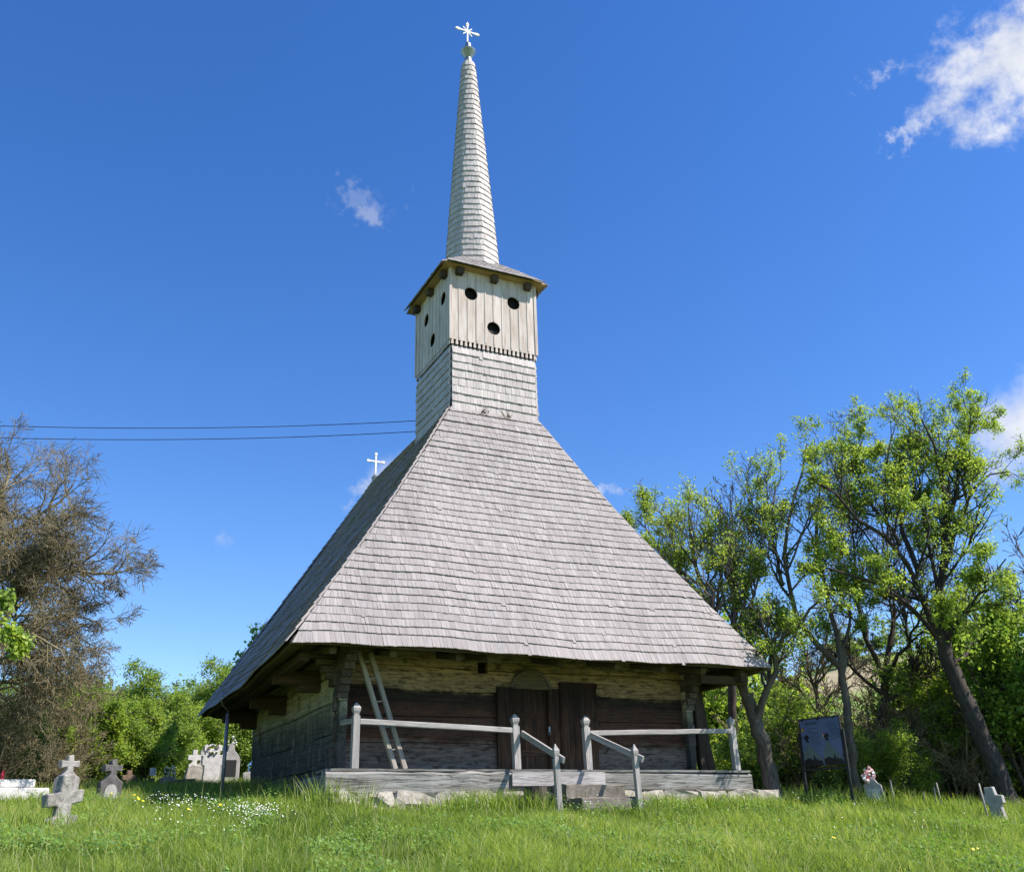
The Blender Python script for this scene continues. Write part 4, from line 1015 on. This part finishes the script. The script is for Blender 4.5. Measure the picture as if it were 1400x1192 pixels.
def leaves(C,size,flat=.35,lrng=(.7,1.35)):
    N=len(C); nrm=unit(rng.normal(size=(N,3))*.8+np.array([.45,-.40,.85])*flat*3); a=unit(np.cross(nrm,rng.normal(size=(N,3)))); b=np.cross(nrm,a); s=(size*rng.uniform(lrng[0],lrng[1],N))[:,None]
    w=.30+.12*rng.random(N)[:,None]
    V=np.stack([C-a*s*.5,C+b*s*w-a*s*.05+nrm*s*.08,C+a*s*.5,C-b*s*w-a*s*.05+nrm*s*.08],1).reshape(-1,3)
    return V,np.arange(4*N).reshape(-1,4)
def wood_mesh(name,parts,mat):
    Vs=[];Qs=[];Gs=[];o=0
    for P,Rd,s in parts:
        V,q,g=tubes(P,Rd,s); Vs.append(V);Qs.append(q+o);Gs.append(g);o+=len(V)
    V=np.concatenate(Vs); me=np_mesh(name,V,np.concatenate(Qs),rnd=np.repeat(rng.random(len(V)//3+1),3)[:len(V)]*.3+.35,mat=mat,smooth=True)
    a=me.attributes.new('gc','FLOAT_VECTOR','POINT'); a.data.foreach_set('vector',np.concatenate(Gs).astype(np.float32).ravel()); return me
def leaf_mesh(name,P,per,size,spread,mat,bare=.15,parent=None,keep=None,t0=.3):
    B,n,_=P.shape; dens=np.where(rng.random(B)<bare*.5,0.05,rng.uniform(.5,1.5,B))
    if parent is not None: pk=rng.random(parent.max()+1); dens=dens*np.where(pk<bare,.06,.35+pk)[parent]; cnt=np.maximum(0,(per*dens).astype(int)); bi=np.repeat(np.arange(B),cnt); K=len(bi)
    t=rng.uniform(t0,1.05,K)*(n-1); i=np.minimum(t.astype(int),n-2); w=(t-i)[:,None]; C=P[bi,i]*(1-w)+P[bi,i+1]*w+rng.normal(size=(K,3))*spread
    if keep is not None: k=keep(C); C=C[k]; bi=bi[k]
    V,q=leaves(C,size); cl=rng.random(B) if parent is None else (rng.random(parent.max()+1)[parent]*.6+rng.random(B)*.4)
    rn=np.clip(cl[bi]*.55+rng.random(len(bi))*.45,0,1); return np_mesh(name,V,q,rnd=np.repeat(rn,4),mat=mat)
def limb(pts,n=9): return resample([at_d(*p) for p in pts],n)
def px_tree(name,label,cat,trunk,limbs,r0,lv,leaf,bark,group=None,per=16,size=.09,spread=.1,bare=.15,lmat=None,twig_r=.0055):
    base=at_d(*trunk[0]); g=gz(base[0],base[1]); t=thing(name,label,cat,(base[0],base[1],g),group)
    T=resample([np.array([base[0],base[1],g-.25])]+[at_d(*p) for p in trunk[1:]],14); T[1:-1]+=rng.normal(size=(12,3))*.02
    Rt=np.linspace(r0*1.05,r0*.72,14); Rt[0]*=1.3; Rt[1]*=1.12; TP=[(T[None],Rt[None],12)]
    LP=np.stack([limb(p[0]) for p in limbs]); LP[:,1:]+=rng.normal(size=LP[:,1:].shape)*.05; LR=np.stack([np.linspace(p[1],p[2],9) for p in limbs]); TP.append((LP,LR,8))
    tr=link('trunk',wood_mesh('trunk',TP,bark),t)
    lev=[]; P,Rd=LP,LR; par=None
    for (nc,ratio,ang,up,dr) in lv:
        P,Rd,par=children(P,Rd,nc,ratio,ang,up,.2,.22,5,.62,.4,dr); Rd=np.maximum(Rd,twig_r); lev.append((P,Rd,4 if len(lev)<1 else 3))
    link('branches',wood_mesh('branches',lev,bark),t)
    if leaf: link('crown',leaf_mesh('crown',P,per,size,spread,lmat or M['leaf'],bare,par),t)
    return t
D=22
px_tree('leafy_tree','tall spring tree with thick trunk slanting left at the right edge','tree',
    [(1387,1115,25.96),(1352,1025,25.96),(1318,950,25.96),(1296,905,25.96),(1286,860,25.96)],
    [([(1312,940,25.96),(1283,870,25.96),(1262,800,25.72),(1240,757,25.37),(1202,728,24.78),(1165,702,24.31),(1135,668,24.07),(1105,650,23.95)],0.098,0.024),
     ([(1290,880,25.96),(1287,800,26.20),(1293,733,26.31),(1292,680,26.20),(1280,620,25.96),(1262,570,25.96)],0.107,0.020),
     ([(1287,800,26.20),(1303,740,26.67),(1320,690,27.02),(1340,650,27.38),(1375,640,27.73)],0.074,0.016),
     ([(1300,900,25.96),(1262,845,25.49),(1232,819,25.02),(1195,799,24.54),(1153,778,23.95),(1115,772,23.60)],0.074,0.016),
     ([(1293,733,26.31),(1305,670,26.90),(1318,610,27.38),(1325,565,27.85)],0.066,0.016),
     ([(1255,780,25.72),(1225,700,26.67),(1215,640,27.38),(1222,585,27.85)],0.074,0.016),
     ([(1296,890,25.96),(1320,840,25.25),(1350,800,24.78),(1378,765,24.54)],0.057,0.014),
     ([(1230,745,25.25),(1190,690,25.72),(1165,640,26.20),(1175,600,26.43)],0.049,0.014),
     ([(1300,905,25.96),(1330,880,26.90),(1360,850,27.49),(1390,840,27.85)],0.057,0.014),
     ([(1288,840,25.96),(1270,740,26.67),(1255,660,27.02),(1250,600,26.90)],0.057,0.014)],.225,
    [(12,.34,.85,.16,0),(8,.5,.85,.18,0),(5,.6,.8,.2,0)],True,M['bark_dark'],None,25,.060,.065,.40)
px_tree('leafy_tree','forked spring tree with pale trunk beside the right roof corner','tree',
    [(1062,1090,24),(1046,1030,24),(1033,985,24),(1020,952,24)],
    [([(1022,958,24),(1003,915,24),(985,870,24.2),(972,820,24.6),(950,770,25),(935,700,25.4)],.11,.02),
     ([(1022,958,24),(1002,900,24),(1000,850,24.3),(1008,800,24.6),(1000,740,25),(960,690,25.4)],.09,.02),
     ([(1035,985,24),(1052,935,23.8),(1068,890,23.5),(1085,850,23.2),(1120,820,23)],.10,.02),
     ([(975,830,24.6),(940,790,25.2),(900,750,25.8),(870,705,26.2)],.05,.015),
     ([(985,880,24.2),(950,830,24.8),(930,790,25.3),(915,720,25.8)],.05,.015),
     ([(1052,935,23.8),(1045,870,23.9),(1030,810,24.2),(1030,770,24.4)],.06,.015)],.20,
    [(10,.36,.8,.22,0),(8,.5,.85,.22,0),(5,.6,.8,.22,0)],True,M['bark'],None,21,.064,.075,.44)
px_tree('leafy_tree','slender spring tree with straight trunk right behind the information board','tree',
    [(1172,1088,25.5),(1163,1020,25.5),(1155,950,25.5),(1150,900,25.5)],
    [([(1152,915,25.5),(1115,880,25.3),(1085,850,25.1),(1070,790,25),(1075,730,25),(1090,660,25.2),(1105,610,25.3)],.08,.018),
     ([(1070,800,25),(1060,740,25.3),(1055,690,25.6),(1060,650,25.8)],.05,.015),
     ([(1150,905,25.5),(1140,850,25.7),(1125,790,26),(1110,720,26.2),(1130,640,26.4)],.07,.015),
     ([(1152,920,25.5),(1160,860,25.7),(1150,800,26)],.06,.02),
     ([(1100,870,25.2),(1070,860,24.8),(1040,880,24.5)],.035,.010)],.115,
    [(10,.38,.8,.2,0),(8,.5,.85,.2,0),(5,.6,.8,.18,0)],True,M['bark'],None,20,.064,.075,.44,M['leaf'])
px_tree('bare_tree','bare grey tree with fine upright twigs rising between two leafy trees','tree',
    [(1000,1080,31),(1000,960,31),(1002,880,31)],
    [([(1002,885,31),(1000,800,31),(1008,740,31),(1015,690,31)],.07,.012),([(1002,870,31),(985,790,31.3),(985,720,31.5)],.06,.012),([(1003,870,31),(1025,800,30.7),(1032,710,30.5)],.06,.012),([(1002,820,31),(1000,750,31.6),(1000,690,32)],.05,.012)],.16,
    [(9,.4,.6,.4,0),(6,.55,.6,.3,0),(4,.6,.6,.2,0)],False,M['bark_dark'],'bare trees in the thicket',twig_r=.009)
px_tree('bare_tree','bare dark tree with tangled twigs under the tall slanting tree','tree',
    [(1215,1090,28),(1205,1000,28),(1210,930,28)],
    [([(1210,935,28),(1180,860,28),(1165,790,28),(1170,700,28)],.08,.012),([(1210,930,28),(1225,850,28.4),(1215,770,28.8),(1205,690,29)],.08,.012),([(1212,930,28),(1250,870,27.6),(1275,800,27.5)],.06,.012),([(1208,950,28),(1150,900,27.7),(1105,880,27.5)],.06,.012),([(1208,960,28),(1270,920,28.2),(1310,930,28.3)],.06,.012)],.14,
    [(10,.42,.75,.25,0),(7,.55,.7,.2,0),(5,.6,.7,.15,0)],False,M['bark_dark'],'bare trees in the thicket',twig_r=.008)
px_tree('bare_tree','slim bare brown tree between the information board and the slanting trunk','tree',
    [(1262,1090,31),(1258,1000,31),(1255,950,31)],
    [([(1255,955,31),(1240,880,31),(1232,800,31),(1238,740,31)],.06,.012),([(1256,950,31),(1275,880,31.4),(1282,800,31.8),(1278,740,32)],.06,.012),([(1256,970,31),(1225,920,30.6),(1195,890,30.5)],.05,.012),([(1256,960,31),(1300,910,31.2),(1325,880,31.3)],.05,.012)],.11,
    [(11,.42,.75,.2,0),(8,.55,.7,.15,0),(6,.6,.7,.1,0)],False,M['bark_dark'],'bare trees in the thicket',twig_r=.007)
px_tree('bare_tree','bare brown tree spreading low just above the information board','tree',
    [(1125,1090,32),(1120,1000,32),(1118,960,32)],
    [([(1118,965,32),(1105,900,32),(1085,850,32)],.06,.012),([(1118,960,32),(1130,880,32.4),(1140,810,32.8)],.06,.012),([(1118,975,32),(1090,940,31.6),(1065,925,31.5)],.05,.012),([(1118,970,32),(1155,930,32.2),(1190,900,32.3)],.05,.012)],.10,
    [(11,.42,.75,.2,0),(8,.55,.7,.15,0),(6,.6,.7,.1,0)],False,M['twig'],'bare trees in the thicket',twig_r=.007)
px_tree('bare_tree','bare grey tree just inside the right edge of the photo','tree',
    [(1425,1110,30),(1415,1000,30),(1410,930,30)],
    [([(1410,935,30),(1400,850,30),(1390,790,30)],.07,.012),([(1410,930,30),(1425,850,30.4),(1420,770,30.8)],.07,.012),([(1410,960,30),(1370,920,30),(1340,900,30)],.06,.012)],.14,
    [(9,.42,.75,.25,0),(7,.55,.7,.2,0),(4,.6,.7,.15,0)],False,M['twig_grey'],'bare trees in the thicket',twig_r=.009)
px_tree('bare_tree','huge bare brown tree with dense twigs at the left edge','tree',
    [(-55,1090,22),(-45,980,22),(-35,900,22)],
    [([(-32,890,22),(0,744,22),(35,712,22),(72,695,22),(104,662,22)],.10,.015),
     ([(-35,890,22),(-15,760,22.4),(5,700,22.7),(12,612,23)],.10,.015),
     ([(-30,880,22),(21,793,21.6),(56,748,21.3),(95,705,21)],.08,.015),
     ([(-20,850,22),(49,783,22),(88,774,22),(130,790,21.8),(175,782,21.6)],.07,.012),
     ([(-30,900,22),(40,850,22.2),(90,840,22.4),(135,855,22.6)],.07,.012),
     ([(-30,910,22),(30,900,21.7),(80,915,21.5),(120,950,21.3)],.06,.012),
     ([(-30,930,22),(20,960,21.5),(60,1000,21.2)],.05,.012),
     ([(-35,880,22),(-40,740,22.6),(-30,660,23)],.10,.015),
     ([(-30,880,22),(20,830,23),(60,790,23.6),(100,770,24)],.07,.012),
     ([(-20,930,22),(50,940,22.6),(90,980,23)],.05,.012),([(-30,900,22),(10,860,21),(60,870,20.6),(105,900,20.4)],.05,.012),([(-30,920,22),(15,905,23),(70,890,23.4),(120,905,23.6)],.05,.012),([(-35,880,22),(-10,800,21.2),(40,760,20.8),(80,745,20.5)],.05,.012)],.26,
    [(20,.40,.9,.07,.025),(11,.5,.85,.05,.045),(8,.65,.8,.02,.05)],False,M['twig'],'bare trees in the graveyard',twig_r=.0045)
px_tree('leafy_branch_tree','young tree with a bright green leafy branch before the bare tree','tree',
    [(-30,1100,18),(-28,1000,18),(-20,930,18)],
    [([(-22,940,18),(0,905,18),(20,885,18),(42,872,18)],.03,.01),([(-22,930,18),(-10,880,18),(0,830,18)],.03,.01)],.06,
    [(5,.3,.7,.2,0),(5,.5,.8,.2,0)],True,M['bark'],None,26,.085,.06,.05)
px_tree('leafy_tree','young tree whose thin leafy top shows behind the left roof slope','tree',
    [(352,1060,33),(348,960,33),(346,920,33)],
    [([(346,930,33),(350,890,33),(352,862,33)],.05,.012),([(346,935,33),(332,910,33),(326,900,33)],.04,.012),([(346,925,33),(360,900,33),(372,885,33)],.04,.012)],.08,
    [(6,.4,.6,.3,0),(5,.5,.8,.25,0)],True,M['bark'],None,10,.13,.12,.3,M['leaf_dark'])

# shrubs: three prototypes, then copies that share their meshes
def shrub_proto(H,Wd,stems,lv,per,size,lmat,bark,leafy=True):
    base=np.zeros((stems,9,3)); 
    for s in range(stems):
        a=rng.uniform(0,6.28); q=rng.uniform(.15,1.0)*Wd/2; top=np.array([math.cos(a)*q,math.sin(a)*q,H*rng.uniform(.55,.95)*(1-.25*(2*q/Wd))]); b=np.array([math.cos(a)*.2,math.sin(a)*.2,-.2])
        base[s]=resample([b,b*.5+top*.45+np.array([0,0,.2]),top],9)
    Rd=np.linspace(.04,.012,9)[None].repeat(stems,0); lev=[(base,Rd,5)]; P=base; par=None
    for (nc,ratio,ang,up,dr) in lv:
        P,Rd,par=children(P,Rd,nc,ratio,ang,up,.22,.18,5,.6,.4,dr); Rd=np.maximum(Rd,.007); lev.append((P,Rd,3))
    st=wood_mesh('stems',lev,bark); fo=leaf_mesh('foliage',P,per,size,.11,lmat,.30,par,None,.2) if leafy else None
    return st,fo
SP=[shrub_proto(3.4,3.4,11,[(8,.36,.85,.18,0),(7,.5,.85,.18,0),(4,.6,.8,.1,0)],22,.07,M['leaf_bush'],M['bark']),
    shrub_proto(2.6,3.2,11,[(8,.40,.85,.15,0),(7,.5,.85,.15,0),(4,.6,.8,.1,0)],22,.065,M['leaf'],M['bark']),
    shrub_proto(3.8,3.0,10,[(8,.36,.75,.28,0),(7,.5,.85,.22,0),(4,.6,.8,.15,0)],20,.07,M['leaf_dark'],M['bark_dark']),
    shrub_proto(3.6,3.2,13,[(9,.36,.75,.25,0),(7,.5,.75,.2,0),(4,.6,.7,.1,0)],0,.1,M['leaf'],M['twig'],False)]
def shrub(kind,x,y,sc,label,group,rot=None,name='shrub'):
    t=thing(name,label,'shrub',(x,y,gz(x,y)-.05),group); t.rotation_euler=(0,0,random.uniform(0,6.28)); t.scale=(sc*random.uniform(.9,1.15),sc*random.uniform(.9,1.15),sc*random.uniform(.85,1.1))
    for nm,me in zip(('stems','foliage'),SP[kind]):
        if me is None: continue
        o=bpy.data.objects.new(nm,me); COL.objects.link(o); o.parent=t
random.seed(11)
LBR=['leafy green shrub in the thicket along the right meadow edge','bright yellow-green shrub in the thicket along the right meadow edge','tall dark green shrub in the thicket along the right meadow edge','bare brown shrub among the green thicket at the right']
for (px,dist,kind,sc) in ((1035,30,1,.9),(1075,29,0,.8),(1105,33,1,.9),(1130,28,3,.75),(1150,30,1,.9),(1185,29,3,.85),(1200,33,3,1.0),(1230,28,3,.7),(1250,30,3,.95),(1265,33,2,.9),(1290,28.5,0,.8),(1315,28,3,.75),(1320,31,0,1.15),(1345,30,2,.85),(1372,30,0,.9),(1385,33,1,1.1),(1405,31,0,1.0),(1428,30,1,.9),(1425,28,2,1.1),(1445,29,1,1.0),(1345,35,2,1.2),(1090,36,2,.9),(1160,37,0,1.1),(1225,37,1,1.1),(1290,38,2,1.2),(985,33,1,1.0),(1010,36,0,1.1),(960,38,2,1.1),(1180,26.8,1,.5),(965,37,2,1.7),(1000,40,0,2.0),(1030,38,1,1.9),(945,41,0,2.0),(980,44,2,2.1),(1060,45,2,1.7),(1070,36,3,1.35),(1110,38,3,1.4),(1140,35,3,1.3),(1175,40,3,1.5),(1205,37,3,1.35),(1240,40,3,1.5),(1275,36,3,1.3),(1310,37,3,1.3),(1050,40,3,1.4),(1095,44,1,1.3),(1150,46,0,1.4),(1215,47,1,1.5),(1270,45,0,1.5),(1340,43,1,1.5),(1240,26.6,0,.40)):
    P=ground_at(px,dist); shrub(kind,P[0],P[1],sc*(1.42 if dist>26.5 else 1.0),LBR[kind],'shrubs in the thicket right of the church')
LBL=['leafy green shrub in the hedge behind the graves','bright yellow-green shrub in the hedge behind the graves','tall dark green shrub in the hedge behind the graves','bare brown shrub in the hedge behind the graves']
for (px,dist,kind,sc) in ((-10,29,1,.75),(20,29,0,.65),(55,30,1,.65),(85,31,0,.8),(115,32,1,.9),(150,33,0,.85),(185,34,1,.95),(215,39,0,1.1),(245,42,1,1.3),(275,43,0,1.35),(305,43,1,1.35),(335,44,0,1.3),(365,44,1,1.2),(60,34,0,.95),(130,35,3,1.0),(165,40,0,1.15),(200,39,1,1.1),(235,47,1,1.5),(262,48,2,1.35),(295,50,0,1.6),(330,50,1,1.5),(30,31,3,.9),(90,30,3,.7),(70,25,3,.5),(-15,23.5,3,.6)):
    P=ground_at(px,dist); shrub(kind,P[0],P[1],sc,LBL[kind],'shrubs in the hedge left of the church')
for i in range(14):
    x=lerp(-10,22,i/13)+random.uniform(-1,1); y=lerp(30,34,random.random()); shrub(random.choice((0,1,2)),x,y,random.uniform(1.0,1.4),'leafy green shrub far behind the church','shrubs behind the church')

# far woods on the hills: one mass nobody could count
def far_woods():
    C=[];rn=[];S=[]
    for i in range(560):
        az=rng.uniform(-.22,.30) if i<260 else rng.uniform(.66,1.02); r=rng.uniform(62,240) if i<260 else rng.uniform(70,260)
        x=-9.5+math.sin(az)*r; y=-18+math.cos(az)*r
        if i>=260 and (math.sin(x*.035)+math.cos(y*.03+1))<.05: continue
        z=gz(x,y); h=rng.uniform(3.5,8.5); w=h*.42; n=int(260*min(2.2,(120/r)))+80
        d=unit(rng.normal(size=(n,3)))*(rng.random(n)[:,None]**.4)
        c=np.array([x,y,z+h*.55])+d*np.array([w,w,h*.5])*(1+.25*np.sin(d[:,[0]]*7+i)); C.append(c); k=rng.random(); rn.append(np.clip(k*.6+rng.random(n)*.4,0,1)); S.append(np.full(n,.14+r*.0030))
    C=np.concatenate(C); S=np.concatenate(S); rn=np.concatenate(rn); V,q=leaves(C,1.0); V=(V.reshape(-1,4,3)-C[:,None])*S[:,None,None]+C[:,None]
    o=link('woodland',np_mesh('woodland',V.reshape(-1,3),q,rnd=np.repeat(rn,4),mat=M['leaf_far'])); tag(o,'green woodland covering the distant hills','woodland',kind='stuff')
far_woods()

# grass: blades by the hundred thousand, one object
def vnoise(x,y,seed=0):
    xi=np.floor(x).astype(int); yi=np.floor(y).astype(int); xf=x-xi; yf=y-yi; xf=xf*xf*(3-2*xf); yf=yf*yf*(3-2*yf)
    def h(a,b): v=np.sin(a*127.1+b*311.7+seed*74.7)*43758.5453; return v-np.floor(v)
    return (h(xi,yi)*(1-xf)+h(xi+1,yi)*xf)*(1-yf)+(h(xi,yi+1)*(1-xf)+h(xi+1,yi+1)*xf)*yf
def sample_ground(N,r0,r1,pw=1.0):
    az=YAW+rng.uniform(-.70,.70,N); u=rng.random(N); r=(r0**(1-pw)+u*(r1**(1-pw)-r0**(1-pw)))**(1/(1-pw)) if pw!=1 else r0*(r1/r0)**u
    x=CAM[0]+np.sin(az)*r; y=CAM[1]+np.cos(az)*r
    k=~((x>-4.3)&(x<5.05)&(y>-.02)&(y<13)); k&=~((x>-.12)&(x<1.55)&(y>-1.28)&(y<0)); return x[k],y[k],r[k]
def blades(name,x,y,h,w,lean,rn,mat):
    N=len(x); z=ground(x,y)-.02; a=rng.uniform(0,6.28,N); dx,dy=np.cos(a),np.sin(a); b=rng.uniform(0,6.28,N); wx,wy=np.cos(b)*w/2,np.sin(b)*w/2; l=lean*h*rng.uniform(.2,1.3,N)
    B=np.stack([x,y,z],-1); W=np.stack([wx,wy,np.zeros(N)],-1); Dv=np.stack([dx,dy,np.zeros(N)],-1)
    m=B+Dv*(l*.30)[:,None]+np.array([0,0,1])*(h*.58)[:,None]; t=B+Dv*l[:,None]+np.array([0,0,1])*h[:,None]
    V=np.stack([B-W,B+W,m+W*.75,m-W*.75,t],1).reshape(-1,3); i=np.arange(N)*5
    q=np.stack([i,i+1,i+2,i+3],-1); tr=np.stack([i+3,i+2,i+4],-1)
    return np_mesh(name,V,q,tr,rnd=np.repeat(rn,5),mat=mat)
x,y,r=sample_ground(600000,7.4,40,1.35)
n1=vnoise(x*.55,y*.55,1); n2=vnoise(x*1.9,y*1.9,2); n3=vnoise(x*.2,y*.2,3); n4=vnoise(x*5,y*5,4)
h=(.09+.17*n2*n1+.09*n4)*rng.uniform(.5,1.35,len(x)); h*=np.where(y>2,1.25,1.0)
wall=np.exp(-np.abs(y+.35)/.35)*((x>-4.6)&(x<5)); h+=wall*.10*rng.random(len(x))
rn=np.clip(.18+.45*n1*.8+.25*(n2-.5)+.2*(n3-.5)+rng.normal(size=len(x))*.14+.06,0,.86); dry=rng.random(len(x))<(.02+.05*(n3>.6)); rn[dry]=rng.uniform(.85,1,dry.sum())
go=link('grass',blades('grass',x,y,h,(.0055+r*.00042)*rng.uniform(.6,1.4,len(x)),.75,rn,M['grass'])); tag(go,'short green spring grass covering the meadow','grass',kind='stuff')
# taller tufts by the walls, around the cross and on the crest
def tufts():
    X=[];Y=[];H=[]
    def put(cx,cy,n,s,h0,h1): X.append(cx+rng.normal(size=n)*s); Y.append(cy+rng.normal(size=n)*s); H.append(rng.uniform(h0,h1,n))
    for yy in np.linspace(.0,7,26): put(-4.75+rng.normal()*.12,yy,26,.14,.25,.62)
    for xx in np.linspace(-4.9,-3.9,8): put(xx,-.45,26,.12,.3,.75)
    for xx in np.linspace(-3.8,5.2,34): put(xx,-.42+rng.normal()*.1,18,.14,.18,.42)
    for xx in np.linspace(-2.4,-.75,26): put(xx,-.75+rng.normal()*.15,34,.16,.22,.50)
    for xx in np.linspace(1.65,5.2,44): put(xx,-.70+rng.normal()*.2,34,.16,.18,.42)
    for px in np.linspace(1050,1400,70): P=ground_at(px,25-.010*max(0,px-1200)+rng.normal()*.5); put(P[0],P[1],20,.22,.22,.5)
    for px in np.linspace(100,345,50): P=ground_at(px,26+rng.normal()*1.6); put(P[0],P[1],18,.25,.2,.45)
    P=ground_at(85,15.6); put(P[0],P[1],60,.22,.15,.38); P=ground_at(45,15.5); put(P[0],P[1],120,.22,.2,.5)
    put(-.62,-.75,60,.12,.2,.5); put(1.5,-1.25,50,.12,.2,.42)
    return map(np.concatenate,(X,Y,H))
x,y,h=tufts(); link_=link('tall_grass',blades('tall_grass',x,y,h,np.full(len(x),.018),.55,np.clip(rng.normal(size=len(x))*.16+.5,0,.95),M['grass'])); tag(link_,'taller grass tufts along the church walls and meadow crest','grass',kind='stuff')
x,y,r=sample_ground(2600,9,30,1.2); o=link('dry_stalks',blades('dry_stalks',x,y,rng.uniform(.25,.55,len(x)),.005+r*.0003,.35,np.clip(rng.normal(size=len(x))*.1+.85,0,1),M['grass'])); tag(o,'scattered dry grass stalks standing above the meadow','grass',kind='stuff')
# broad-leaved ground weeds
x,y,r=sample_ground(200000,9.0,30,1.3); n=vnoise(x*.8+5,y*.8,7); n5=vnoise(x*2.6,y*2.6,8)
k=(n*.6+n5*.5+.35*np.exp(-np.abs(y+.9)/.8)*((x>-3)&(x<5.2)))>.70; x,y,r,n5=x[k],y[k],r[k],n5[k]
C=np.stack([x,y,ground(x,y)+rng.uniform(.03,.22,len(x))*(.6+n5)],-1); V,q=leaves(C,.045,.8); o=link('weeds',np_mesh('weeds',V,q,rnd=np.repeat(rng.random(len(x)),4),mat=M['weed'])); tag(o,'broad-leaved weeds growing among the grass','ground cover',kind='stuff')

# wild flowers
def bloom(mb,P,s,h,mat_i=0):
    P=Vector(P); c=P+Vector((random.uniform(-.03,.03),random.uniform(-.03,.03),h)); tilt=Vector((random.uniform(-.5,.5),-.8+random.uniform(-.3,.3),1)).normalized(); a=tilt.cross(Vector((1,.2,0))).normalized(); b=tilt.cross(a)
    V=[c+(a*math.cos(t)+b*math.sin(t))*s*(1 if i%2 else .72) for i,t in enumerate(np.linspace(0,2*math.pi,11)[:-1])]; V.append(c-tilt*s*.35)
    mb.add(V,[tuple(range(10))]+[(i,10,(i+1)%10) for i in range(10)])
random.seed(4)
mb=MB()
for (cx,cy,rx,ry,nn) in ((345,1131,40,8,170),(250,1118,60,11,70),(225,1112,25,6,20),(320,1150,40,14,12),(230,1140,35,10,10),(950,1110,120,14,16),(1180,1140,120,20,14),(800,1120,60,12,8)):
    for i in range(nn):
        px=random.gauss(cx,rx*.55); py=random.gauss(cy,ry*.55); P=on_ground(px,py); bloom(mb,P,random.uniform(.006,.012),random.uniform(.17,.33))
o=mb.build('white_wildflowers',M['petal_white'],fix=False); tag(o,'tiny white wildflowers scattered in the grass left of the church','wildflowers',kind='stuff')
for i,(px,py) in enumerate(((158,1098),(148,1106),(181,1109),(186,1115),(193,1118),(184,1113),(207,1103),(222,1101),(223,1105),(195,1093),(300,1123),(255,1131),(1144,1172),(1340,1190))):
    P=Vector(on_ground(px,py)); t=thing('dandelion',('yellow dandelion in the grass near the dark headstone' if px<240 else ('yellow dandelion at the edge of the white wildflowers' if px<400 else 'lone yellow dandelion in the right foreground grass')),'flower',P,'yellow dandelions in the grass')
    mb=MB(); bloom(mb,P,.024,.25); bloom(mb,P,.018,.258); mb.build('flower_head',M['petal_yellow'],t,fix=False)
    mb=MB(); mb.tube([P,P+Vector((0,0,.27))],.005,4); mb.build('stem',M['weed'],t)
